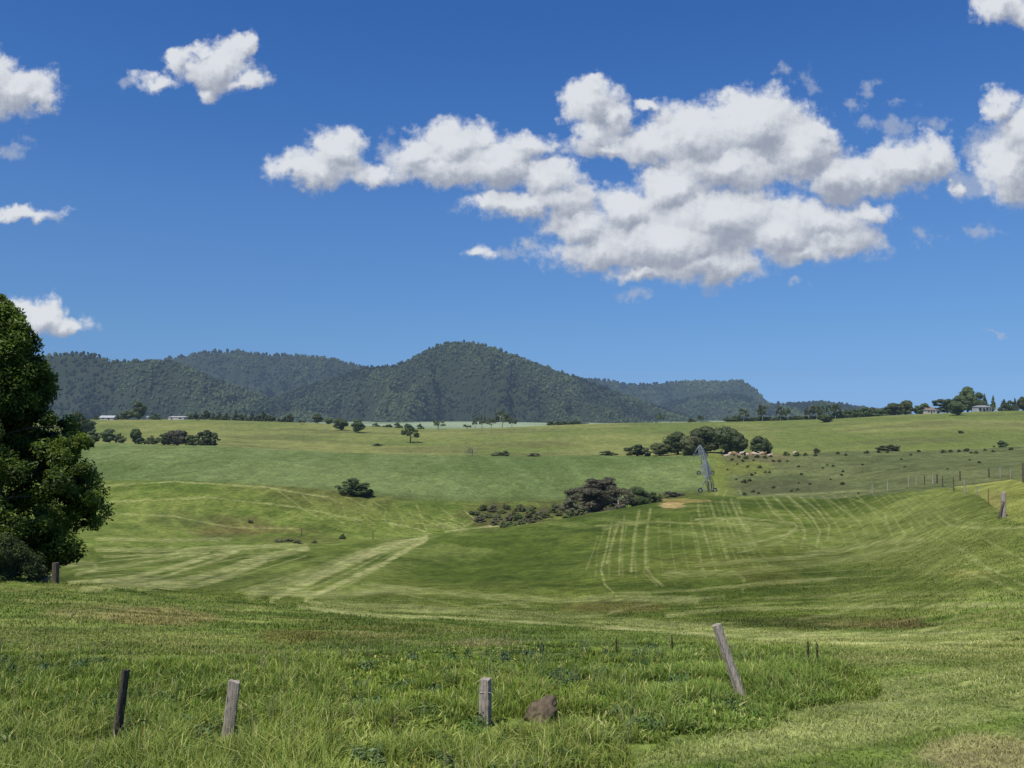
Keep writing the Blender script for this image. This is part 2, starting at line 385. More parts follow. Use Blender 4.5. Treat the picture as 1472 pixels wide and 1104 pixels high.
L(1.7,.7,(856,756),(894,754),(945,750),(986,752),(1036,753),(1093,755),(1140,753)); L(2.2,.9,(1000,746),(1065,745),(1110,748),(1141,751),(1146,757),(1131,768),(1093,778),(1050,785))
L(2,.6,(1145,760),(1120,780),(1060,795)); L(4,.35,(1070,750),(1120,756),(1090,766)); L(2.4,.8,(1272,738),(1274,750),(1280,763)); L(2,.7,(1287,746),(1293,757),(1301,767)); L(1.8,.7,(1309,750),(1312,762))
L(2,.7,(1330,742),(1332,752)); L(2.5,.8,(1345,738),(1356,748),(1366,756),(1411,760),(1472,758)); L(2,.6,(1362,742),(1385,750),(1410,752)); L(5,.6,(1160,795),(1206,791),(1265,780),(1325,774)); L(3,.5,(1240,798),(1300,788),(1330,778))
L(3.5,.75,(1001,813),(1082,806),(1137,802),(1206,792)); L(7,.4,(960,826),(1060,822),(1160,812),(1260,800)); L(3,.5,(1050,820),(1070,832),(1068,850)); L(3,.6,(1380,820),(1420,832),(1472,855)); L(3,.5,(1390,800),(1430,822),(1472,840))
L(2.5,.4,(1340,770),(1400,800),(1440,840)); L(2.4,.35,(1400,765),(1440,790),(1472,805)); L(5,.55,(960,884),(1045,876),(1160,874),(1265,872),(1472,869)); L(3,.4,(1100,860),(1250,856),(1472,852)); L(2.5,.6,(1320,908),(1345,903),(1365,893),(1378,884),(1370,878),(1340,876))
L(7,.45,(972,905),(1082,918),(1200,926),(1330,934),(1472,938)); L(3,.35,(1150,890),(1190,885),(1230,874)); L(5,.3,(1250,950),(1350,944),(1472,950)); L(4,.35,(1180,1010),(1300,985),(1472,962))
L(12,.4,(900,1100),(1100,1050),(1300,1015),(1472,985)); L(10,.42,(1060,1104),(1200,1075),(1350,1040),(1472,1010)); L(16,.5,(1280,1104),(1400,1075),(1472,1050))
# far bank curves, sweeping swirls left by the mower
for k in range(9): L(1.5,.35+.25*random.random(),(395+k*34,702+k*4),(420+k*32+random.randint(-9,9),716+k*4),(440+k*28,735+k*3),(470+k*24,750+k*2))
for k in range(5): L(1.5,.4,(590+k*14,738+k*2),(600+k*16,752),(650+k*6,760)); 
L(2,.6,(130,700),(250,692),(380,700),(470,715)); L(2,.5,(150,722),(300,715),(420,728),(520,748)); L(1.7,.5,(160,738),(250,742),(330,758),(430,760)); L(2,.7,(560,752),(600,760),(620,768)); L(2.,.7,(640,764),(700,757),(760,754)); L(3,.4,(140,775),(250,777),(330,775))
L(1.5,.9,(1026,660),(1033,675),(1036,690),(1030,712)); L(1.5,.8,(1036,656),(1045,670),(1050,685),(1046,700),(1040,714)); L(1.2,.6,(1054,656),(1052,672)); L(1.6,.7,(1060,700),(1068,714)); L(2.,.55,(1060,716),(1120,711),(1200,708),(1300,702))

def FAM(n, w, st_, A, B):
    """the mower's neighbouring passes between two surveyed ones"""
    A = np.array(A, float); B = np.array(B, float)
    def rs(P, m=7):
        d = np.r_[0, np.cumsum(np.hypot(*np.diff(P, axis=0).T))]; t = np.linspace(0, d[-1], m); return np.stack([np.interp(t, d, P[:, 0]), np.interp(t, d, P[:, 1])], 1)
    a, b = rs(A), rs(B)
    for k in range(n):
        q = (k + .5) / n; LINES.append((a * (1 - q) + b * q, w * random.uniform(.7, 1.2), st_ * random.uniform(.6, 1.2)))
FAM(9, 1.7, .42, [(864,752),(850,790),(846,830)], [(1000,742),(1010,790),(1022,830)])
FAM(8, 1.7, .42, [(1004,722),(1024,802),(1032,830)], [(1060,720),(1095,790),(1110,812)])
FAM(10, 1.7, .42, [(1075,716),(1110,760),(1120,795)], [(1240,712),(1280,750),(1300,785)])
FAM(8, 1.7, .38, [(1250,712),(1275,735),(1290,770)], [(1340,712),(1390,750),(1440,765)])
FAM(6, 1.0, .35, [(1150,790),(1260,778),(1340,770)], [(1100,850),(1260,845),(1472,838)])
FAM(7, 1.2, .4, [(92,812),(180,800),(300,790)], [(150,848),(330,838),(450,800)])
FAM(7, 1.4, .4, [(330,850),(430,820),(530,788)], [(470,862),(540,825),(612,776)])
FAM(7, 1.2, .35, [(480,858),(640,858),(850,866),(1000,866)], [(450,872),(640,886),(850,900),(1100,914)])
FAM(5, 1.2, .35, [(1000,862),(1200,850),(1472,846)], [(1000,884),(1200,876),(1472,872)])
FAM(6, 1.6, .35, [(1000,912),(1200,928),(1472,930)], [(1180,960),(1300,955),(1472,955)])
FAM(9, 5.5, .7, [(1240,985),(1350,965),(1472,950)], [(950,1104),(1250,1070),(1472,1030)])

def poly_mask(u, v, poly):
    p = np.array(poly, float); n = len(p); ins = np.zeros(u.shape, bool)
    for i in range(n):
        x1, y1 = p[i]; x2, y2 = p[(i+1) % n]
        c = ((y1 > v) != (y2 > v)); xi = (x2 - x1) * (v - y1) / (y2 - y1 + 1e-9) + x1
        ins ^= c & (u < xi)
    return ins

def col(r, g, b): return np.array([((q/255+.055)/1.055)**2.4 for q in (r, g, b)])
VERGE_R = np.array([(820,1130),(950,1070),(1060,1045),(1150,1022),(1228,996),(1243,975),(1225,957),(1150,944),(1000,925),(900,928),(760,928),(640,935),(520,944),(420,955),(300,952),(150,940),(-200,930),(-900,940),(-900,1400),(700,1400)])
def Dline(pts):
    a = np.array([(u, hit(u, v, 20, 900)[1]) for u, v in pts]); return lambda u: np.interp(u, a[:, 0], a[:, 1])

def ground_color(X, Y, Z):
    u, v = proj(X, Y, Z)
    r = np.hypot(X, Y); th = np.clip(np.arctan2(X, Y), -radians(41), radians(41)); D = r * np.cos(th); uu = np.clip(CX + F * np.tan(th), -400, 1899)
    n1 = fbm(X / 3, Y / 3, 4, 5); n2 = fbm(X / 14, Y / 22, 4, 8); n3 = fbm(X / 60, Y / 90, 3, 2)
    ed = (fbm(X / 6, Y / 6, 3, 77) - .5) * 2
    def dk(j): return np.interp(uu, UG, DG[:, j])
    brow = dk(2) - 1; crest = dk(5); foot = dk(7); top = dk(8) + 6; 
    C = np.zeros(X.shape + (3,))
    def setw(w, c): 
        nonlocal C
        C = C * (1 - w[..., None]) + (c if np.ndim(c) > 1 else np.asarray(c)) * w[..., None]
    one = np.ones(X.shape)
    m = lambda a, b, t: np.asarray(a) * (1 - t[..., None]) + np.asarray(b) * t[..., None]
    near = m(col(76,100,38), col(118,138,70), sstep(.3, .7, .5*n1+.5*n2)); near = m(near, col(124,116,76), sstep(.58, .85, n2) * .2)
    field = m(col(66,86,30), col(98,116,50), sstep(.3, .72, .6*n2+.4*n1)); field = m(field, col(104,98,52), sstep(.6, .85, n3) * .5)
    bank = m(col(86,108,44), col(118,136,66), sstep(.3, .7, .5*n2+.5*n1)); bank = m(bank, col(96,98,56), sstep(.52, .7, n3) * .7)
    padd = m(col(92,114,62), col(118,138,84), sstep(.3, .7, n3 * .7 + n1 * .3))
    hill = m(col(108,126,66), col(130,140,82), sstep(.3, .7, n3)); hill = m(hill, col(98,108,66), sstep(.5, .75, fbm(X / 70, Y / 25, 3, 31)) * .7)
    rough = m(col(86,100,62), col(108,120,76), sstep(.3, .7, .5*n2+.5*n1))
    setw(one, near); setw(sstep(-3, 3, D - brow + ed * 2), field)
    left = 1 - sstep(620, 700, uu)
    setw(sstep(-5, 5, D - crest + ed * 3) * (1 - sstep(1010, 1050, uu)), m(bank, col(84,94,48), sstep(640, 720, uu) * sstep(.4, .6, n1)))
    setw(sstep(-2.5, 2.5, D - foot + ed) * (1 - sstep(1018, 1030, uu)), padd)
    gz = sstep(-3, 3, D - crest + ed * 2) * sstep(1040, 1070, uu + (D - 225) * .1)
    setw(sstep(-3, 3, D - crest) * sstep(1000, 1030, uu) * (1 - sstep(1060, 1090, uu)), col(112,128,62)); setw(gz, rough)
    # dark lower margin of the far paddock, brown seep line along the foot
    dist = D - foot
    setw(np.exp(-((dist - 3) / 7) ** 2) * .55 * (1 - sstep(1000, 1030, uu)) * sstep(300, 600, uu), col(82,96,52))
    setw(sstep(-4, 4, D - top + ed * 2), hill)
    setw(np.exp(-((D - top - 2) / 4) ** 2) * .6, col(96,104,62))
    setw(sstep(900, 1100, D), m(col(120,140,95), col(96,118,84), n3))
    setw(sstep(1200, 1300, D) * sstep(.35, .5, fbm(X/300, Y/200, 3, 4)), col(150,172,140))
    # yellow-green paddock corner behind the wire fence, right
    yel = poly_mask(u, v, [(1330,688),(1370,680),(1421,684),(1480,694),(1500,760),(1450,748),(1437,735),(1410,715),(1380,704)]) & (D < 140) & (D > 30)
    setw(yel * .95, m(col(146,158,74), col(176,178,100), n1)); setw((poly_mask(u, v, [(1418,712),(1436,706),(1450,735),(1432,738)]) & (D < 95) & (D > 30)) * .7, col(166,156,96))
    lush = np.exp(-(((u - 1345) / 60) ** 2 + ((v - 712 - (u - 1345) * .2) / 15) ** 2)) * (D < 150) * (D > 25); setw(np.clip(lush, 0, 1) * .5 * sstep(.2, .6, n1 + .2), col(88,114,54))
    lush = np.exp(-(((u - 1430) / 38) ** 2 + ((v - 750) / 12) ** 2)) * (D < 110) * (D > 25); setw(np.clip(lush, 0, 1) * .6, col(72,98,42))
    # bare and rank patches
    def patch(cu, cv, ru, rv, c, w, d0=10, d1=300, nz=n1):
        e = 1 - np.sqrt(((u - cu) / ru) ** 2 + ((v - cv) / rv) ** 2) + (nz - .5) * .9
        setw(sstep(0, .35, e) * w * ((D > d0) & (D < d1)), c)
    patch(1215, 895, 160, 13, col(64,72,34), .9); patch(1280, 898, 80, 9, col(88,80,48), .8); patch(1090, 896, 130, 10, col(66,80,34), .75)
    patch(520, 912, 130, 24, col(80,90,38), .5); patch(420, 917, 60, 14, col(106,90,50), .4); patch(230, 888, 90, 16, col(132,118,84), .55); patch(130, 880, 90, 12, col(128,124,82), .5)
    patch(700, 925, 70, 9, col(122,124,88), .6); patch(880, 872, 90, 10, col(112,96,60), .45); patch(1110, 828, 60, 16, col(94,98,46), .5); patch(1395, 826, 40, 9, col(134,134,72), .7)
    patch(330, 757, 70, 18, col(98,96,58), .6, 140, 260); patch(260, 747, 60, 16, col(84,98,50), .6, 140, 260); patch(430, 775, 70, 7, col(96,104,54), .6, 140, 260); patch(370, 762, 110, 7, col(106,94,60), .45, 140, 260)
    patch(966, 726, 20, 5.5, col(188,162,118), 1.0, 150, 300); patch(985, 720, 40, 4, col(150,140,84), .7, 150, 300)
    patch(730, 742, 80, 22, col(88,92,54), .8, 188, 262); patch(830, 734, 60, 16, col(86,90,56), .7, 200, 262); patch(1130, 700, 90, 12, col(84,92,62), .7, 220, 300); patch(1090, 660, 60, 9, col(110,104,74), .5, 250, 400)
    patch(1070, 672, 50, 12, col(116,128,64), .7, 240, 360); patch(620, 850, 380, 16, col(104,118,56), .35); patch(690, 800, 150, 40, col(70,92,30), .6, 60, 230, n2); patch(1320, 745, 150, 40, col(112,130,62), .6, 40, 130, n2)
    patch(1280, 950, 140, 12, col(120,126,80), .35); patch(1300, 1010, 200, 26, col(84,104,50), .35); patch(1420, 1090, 110, 34, col(150,146,108), .7, 5, 30)
    patch(1400, 622, 90, 10, col(104,118,62), .5, 300, 720); patch(760, 640, 90, 6, col(104,108,64), .5, 400, 600, n3); patch(640, 646, 90, 5, col(100,106,66), .5, 400, 600, n3)
    lt = sstep(1130, 1260, uu) * sstep(36, 48, D) * (1 - sstep(115, 160, D)) * (D < crest) * (.35 + .5 * n2); setw(lt, col(122,138,72))
    inf = sstep(0, 6, D - brow) * (1 - sstep(-8, 4, D - crest))
    stk = fbm(X / 9, Z * .9 + Y * .10 + X * .03, 4, 201); setw(inf * sstep(.52, .72, stk) * .42, col(130,146,80)); setw(inf * sstep(.52, .72, 1 - stk) * .34, col(68,88,30))
    stk = fbm(X / 2.2, Y / .8, 4, 202); setw((1 - sstep(-4, 2, D - brow)) * sstep(14, 24, D) * sstep(.52, .7, stk) * .5, col(140,140,90)); setw((1 - sstep(-4, 2, D - brow)) * sstep(14, 24, D) * sstep(.54, .7, 1 - stk) * .4, col(62,84,32))
    # swaths
    S = np.zeros(X.shape)
    for P, w, s in LINES:
        if P[:, 0].max() < 660 and P[:, 1].max() > 770: w = w * 1.5; s = min(1.1, s * 1.25)
        elif P[:, 0].min() > 840 and P[:, 1].max() < 870: s = s * .58 + .05; w = w * 1.2
        x0, y0 = P.min(0) - w * 2.6; x1, y1 = P.max(0) + w * 2.6
        far = y1 < 782 and x1 < 780
        k = np.nonzero((u > x0) & (u < x1) & (v > y0) & (v < y1) & (D < (300 if x0 < 1000 or x0 > 1062 else 300)) & ((D > crest - 6) if far else (D < crest + 40)))
        if not len(k[0]): continue
        a = u[k]; b = v[k]; dm = np.full(a.shape, 1e9)
        for i in range(len(P) - 1):
            p, q = P[i], P[i+1]; e = q - p; t = np.clip(((a - p[0]) * e[0] + (b - p[1]) * e[1]) / (e @ e), 0, 1)
            dm = np.minimum(dm, np.hypot(a - p[0] - t * e[0], b - p[1] - t * e[1]))
        wig = .8 + (n1[k] - .5) * .7; s = s * .86
        S[k] = np.maximum(S[k], s * (1 - sstep(w * .35 * wig, w * 1.15 * wig, dm)))
    S = S * (.55 + .6 * sstep(.25, .65, fbm(X / 1.6, Y / 1.6, 4, 12))) * (.75 + .45 * fbm(X / 12, Y / 12, 2, 51))
    lite = m(col(150,162,98), col(172,178,126), n1)
    setw(np.clip(S * 1.0, 0, .95), lite)
    # mower lanes too faint to survey one by one
    lane = np.sin((X * .35 + Y * .9) * .55 + 3 * n3) * .5 + .5
    setw(lane * .12 * (D > brow) * (D < crest) * (uu < 1150), col(120,138,66))
    lane = np.sin((X * .8 + np.abs(Y) * .12) * .32 + 3 * n3) * .5 + .5
    setw(sstep(.55, 1, lane) * .2 * (D > foot) * (D < top) * (uu < 1030), col(126,150,96))
    lane = np.sin(np.hypot(X + 10, Y - 235) * .9 + 5 * n2) * .5 + .5
    setw(sstep(.6, 1, lane) * .35 * (D > crest) * (D < foot) * (uu < 690) * sstep(.35, .55, n3 * .5 + n2 * .5), col(132,146,76))
    C = C * np.array([1.06, .94, .84])
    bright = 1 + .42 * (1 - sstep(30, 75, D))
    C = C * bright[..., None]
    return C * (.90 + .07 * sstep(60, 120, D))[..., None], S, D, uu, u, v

def build_ground():
    R = np.concatenate([np.exp(np.linspace(math.log(1.2), math.log(8), 30))[:-1], np.exp(np.linspace(math.log(8), math.log(70), 270))[:-1], np.exp(np.linspace(math.log(70), math.log(440), 420))[:-1], np.exp(np.linspace(math.log(440), math.log(900), 90))[:-1], np.exp(np.linspace(math.log(900), math.log(28000), 40))])
    A = np.concatenate([np.radians(np.linspace(-180, -34, 90))[:-1], np.arctan(np.linspace(tan(-radians(34)), tan(radians(34)), 950))[:-1], np.radians(np.linspace(34, 180, 90))[:-1]])
    nr, na = len(R), len(A)
    X = np.outer(R, np.sin(A)); Y = np.outer(R, np.cos(A)); Z = terr(X, Y)
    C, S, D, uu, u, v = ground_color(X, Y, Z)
    Z = Z + (fbm(X / .8, Y / .8, 3, 21) - .5) * .10 * sstep(4, 12, D) * (1 - sstep(60, 100, D))
    V = np.stack([X, Y, Z], -1).reshape(-1, 3); idx = np.arange(nr * na).reshape(nr, na); nx = np.roll(idx, -1, 1)
    q = np.stack([idx[:-1], idx[1:], nx[1:], nx[:-1]], -1).reshape(-1, 4)[:, ::-1]
    V = np.vstack([V, [[0, 0, -1.65]]]); c = nr * na
    tr = np.stack([np.full(na, c), idx[0], nx[0]], -1)[:, ::-1]
    Cf = np.vstack([C.reshape(-1, 3), [[.08, .11, .04]]])
    nearm = np.append((1 - sstep(60, 140, D)).ravel(), 1)
    mt, nt = material("pasture ground")
    g = nt.new('ShaderNodeNewGeometry'); p = g.outputs['Position']
    a = nt.attr('ground_col'); nm = nt.attr('near_mask', 'Fac')
    f1 = nt.noise(p, .9, 6, .65); f2 = nt.noise(p, 7, 5, .7); f3 = nt.noise(nt.v('MULTIPLY', p, (1, .35, 1)), .22, 5, .65)
    k = nt.m('ADD', nt.m('MULTIPLY', nt.ramp(f1, .3, .7), .70), .65); k = nt.m('MULTIPLY', k, nt.m('ADD', nt.m('MULTIPLY', nt.ramp(f2, .3, .7), .55), .70)); k = nt.m('MULTIPLY', k, nt.m('ADD', nt.m('MULTIPLY', nt.ramp(f3, .3, .7), .34), .82))
    cc = nt.new('ShaderNodeCombineColor'); [nt.l.new(k, cc.inputs[i]) for i in range(3)]
    c1 = nt.mix(1.0, a, cc.outputs[0], 'MULTIPLY')
    c1 = nt.mix(nt.m('MULTIPLY', nt.ramp(nt.noise(p, 2.2, 4, .6), .58, .74), .35), c1, (.26, .25, .12))
    b = nt.new('ShaderNodeBsdfPrincipled'); nt.l.new(c1, b.inputs['Base Color']); b.inputs['Roughness'].default_value = .95; b.inputs['Specular IOR Level'].default_value = .05
    bp = nt.new('ShaderNodeBump'); bp.inputs['Strength'].default_value = .9; bp.inputs['Distance'].default_value = .16
    nt.l.new(nt.m('ADD', nt.m('MULTIPLY', f1, 1.6), nt.m('MULTIPLY', f2, .5)), bp.inputs['Height']); nt.l.new(bp.outputs[0], b.inputs['Normal'])
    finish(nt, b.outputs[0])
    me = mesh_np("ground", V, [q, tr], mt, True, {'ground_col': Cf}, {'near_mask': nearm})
    tag(mobj("ground", me), "rolling green pasture with mown swaths running over the slopes", kind='structure')
build_ground()

# ------------------------------------------------------------------ forested hills
def leafmat(name, base, base2, trans=.25, haze=True, hl=HAZE_L, rnd=True, rough=.6):
    m, nt = material(name)
    t = nt.attr('tint', 'Fac'); c = nt.mix(t, base, base2)
    if rnd:
        oi = nt.new('ShaderNodeObjectInfo'); hs = nt.new('ShaderNodeHueSaturation'); nt.l.new(c, hs.inputs['Color'])
        nt.l.new(nt.m('ADD', nt.m('MULTIPLY', oi.outputs['Random'], .5), .75), hs.inputs['Value']); nt.l.new(nt.m('ADD', nt.m('MULTIPLY', oi.outputs['Random'], .04), .48), hs.inputs['Hue']); c = hs.outputs[0]
    b = nt.new('ShaderNodeBsdfPrincipled'); nt.l.new(c, b.inputs['Base Color']); b.inputs['Roughness'].default_value = rough; b.inputs['Specular IOR Level'].default_value = .25
    sh = b.outputs[0]
    if trans:
        tr = nt.new('ShaderNodeBsdfTranslucent'); nt.l.new(nt.mix(1.0, c, (1.2, 1.35, .5), 'MULTIPLY'), tr.inputs[0]); mx = nt.new('ShaderNodeMixShader'); mx.inputs[0].default_value = trans
        nt.l.new(sh, mx.inputs[1]); nt.l.new(tr.outputs[0], mx.inputs[2]); sh = mx.outputs[0]
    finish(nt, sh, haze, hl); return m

RANGES = [ # name, depth of crest, depth of foot, crest line, density
 ("near_hill", 2400, 1980, [(-950,612),(-700,580),(-480,548),(-260,522),(-100,512),(0,506),(60,507),(80,506),(112,503),(130,505),(150,512),(166,516),(205,515),(240,514),(262,520),(290,532),(330,548),(380,566),(430,584),(490,602),(540,616)], 8.6),
 ("wooded_spur", 2750, 2080, [(300,612),(350,590),(400,566),(450,548),(490,536),(520,526),(560,523),(590,514),(612,500),(635,490),(662,487),(690,491),(720,500),(760,514),(800,530),(850,547),(900,565),(950,583),(1000,600),(1060,616)], 8.6),
 ("back_hill", 3900, 3000, [(60,560),(150,536),(200,522),(240,512),(290,503),(345,501),(380,506),(420,508),(470,511),(505,520),(560,527),(640,545),(760,580)], 12),
 ("low_hill", 3300, 2500, [(1040,606),(1080,590),(1108,580),(1130,578),(1170,575),(1200,577),(1235,582),(1290,590),(1330,598),(1380,612)], 10),
 ("front_mesa", 3700, 2900, [(880,612),(920,594),(960,576),(1000,567),(1040,563),(1070,565),(1095,574),(1120,586),(1150,598),(1190,612)], 11),
 ("mesa", 4700, 3900, [(740,560),(800,545),(835,541),(870,543),(900,549),(935,550),(955,546),(1000,545),(1040,546),(1065,544),(1080,551),(1092,564),(1104,577),(1125,590),(1160,604),(1200,614)], 14),
]
ICO_V = None
def ico():
    t = (1 + 5 ** .5) / 2
    v = np.array([(-1,t,0),(1,t,0),(-1,-t,0),(1,-t,0),(0,-1,t),(0,1,t),(0,-1,-t),(0,1,-t),(t,0,-1),(t,0,1),(-t,0,-1),(-t,0,1)], float); v /= np.linalg.norm(v[0])
    f = np.array([(0,11,5),(0,5,1),(0,1,7),(0,7,10),(0,10,11),(1,5,9),(5,11,4),(11,10,2),(10,7,6),(7,1,8),(3,9,4),(3,4,2),(3,2,6),(3,6,8),(3,8,9),(4,9,5),(2,4,11),(6,2,10),(8,6,7),(9,8,1)])
    return v, f

def build_hills():
    mt, nt = material("hill soil"); b = nt.new('ShaderNodeBsdfPrincipled'); g = nt.new('ShaderNodeNewGeometry')
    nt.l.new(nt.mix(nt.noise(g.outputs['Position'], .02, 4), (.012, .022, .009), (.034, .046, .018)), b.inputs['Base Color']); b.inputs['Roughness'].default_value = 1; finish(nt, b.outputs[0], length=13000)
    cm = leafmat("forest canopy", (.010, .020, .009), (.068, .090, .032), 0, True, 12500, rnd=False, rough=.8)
    rock = simple("cliff rock", (.12, .11, .10), .9, nscale=.05)
    rng = np.random.default_rng(5); iv, jf = ico()
    VV = []; FF = []; TT = []; base = 0
    for hi, (name, D1, D0, cr, rad) in enumerate(RANGES):
        cr = np.array(cr, float); us = np.arange(cr[0, 0], cr[-1, 0] + .1, 3.0); nu = len(us)
        # soft crest
        cv = np.interp(us, cr[:, 0], cr[:, 1]); kk = np.ones(5) / 5; cv = np.convolve(np.pad(cv, 2, 'edge'), kk, 'valid')
        T = np.linspace(0, 1.45, 110)
        def surf(uq, tq):
            c = np.interp(uq, us, cv); s = (uq - CX) / F
            zc = np.array(D1 * (SP + (CY - c) / F * CP) / (CP - (CY - c) / F * SP)) - rad * .9
            D = D0 + (D1 - D0) * tq
            x = s * D
            up = np.clip(tq, 0, 1); prof = up ** 1.12
            prof = np.clip(prof, 0, 1)
            dn = np.clip(tq - 1, 0, 1)
            rid = 1 - np.abs(2 * fbm(x / 210 + hi * 9, D / 520 + x / 900, 4, 40 + hi) - 1) * 2.2
            hgt = (zc + 24)
            z = -24 + hgt * prof + (rid - .95) * hgt * 1.1 * np.sin(np.pi * np.clip(up, 0, 1)) ** .8 * (tq < 1) - dn * hgt * 1.6
            # never above the surveyed crest sight line
            zmax = (zc / D1) * D - 3
            return x, D, np.where(tq < 1, np.minimum(z, np.maximum(zmax, -24)), z)
        UU, TTt = np.meshgrid(us, T); x, y, z = surf(UU, TTt)
        idx = np.arange(x.size).reshape(x.shape)
        q = np.stack([idx[:-1, :-1], idx[:-1, 1:], idx[1:, 1:], idx[1:, :-1]], -1).reshape(-1, 4)
        me = mesh_np("hill", np.stack([x, y, z], -1).reshape(-1, 3), [q], mt, True)
        tag(mobj("hills", me), kind='structure')
        def relief_shade(xx, DD, hi): return np.clip((1 - np.abs(2 * fbm(xx / 210 + hi * 9, DD / 520 + xx / 900, 4, 40 + hi) - 1) * 2.2) - .62, -.5, .4) * 1.5  # spurs lighter, gullies darker: slope light and shade put into crown tint
        area = (us[-1] - us[0]) / F * (D0 + D1) / 2 * (D1 - D0) * 1.05
        n = int(area / (rad * rad * .72)); n = min(n, 55000)
        uq = rng.uniform(us[0], us[-1], n); tq = rng.uniform(0, 1.06, n) ** .95; x, y, z = surf(uq, tq)
        extra = int((us[-1] - us[0]) / F * D1 / (rad * .8)); ue = rng.uniform(us[0], us[-1], extra); te = rng.uniform(.97, 1.01, extra); xe, ye, ze = surf(ue, te)
        x = np.append(x, xe); y = np.append(y, ye); z = np.append(z, ze); n = len(x)
        r = rad * (.30 + .75 * rng.random(n) ** 1.8) * .66; tall = rng.uniform(.8, 1.5, n); emerg = rng.random(n) < .04; tall[emerg] *= 1.5
        pv = iv[None] * (1 + rng.uniform(-.32, .32, (n, 12, 1)))
        pv = pv * np.stack([r, r, r * tall], -1)[:, None]
        ang = rng.uniform(0, 6.3, n); ca, sa = np.cos(ang)[:, None], np.sin(ang)[:, None]
        px_ = pv[..., 0] * ca - pv[..., 1] * sa; py_ = pv[..., 0] * sa + pv[..., 1] * ca
        P = np.stack([px_ + x[:, None], py_ + y[:, None], pv[..., 2] + (z + r * .55)[:, None]], -1)
        tt = np.clip(rng.uniform(0, .6, n) + (fbm(x / 160, y / 160, 3, 60) - .48) * 1.9 + (.42 if hi == 0 else 0) * sstep(-950, -800, x) + relief_shade(x, y, hi), 0, 1)
        VV.append(P.reshape(-1, 3)); FF.append((jf[None] + (np.arange(n) * 12)[:, None, None] + base).reshape(-1, 3)); TT.append(np.repeat(tt, 12)); base += n * 12
    me = mesh_np("forest", np.vstack(VV), [np.vstack(FF)], cm, False, None, {'tint': np.concatenate(TT)})
    tag(mobj("forest", me), "dark bluish-green eucalypt forest covering the distant hills", kind='stuff')
build_hills()

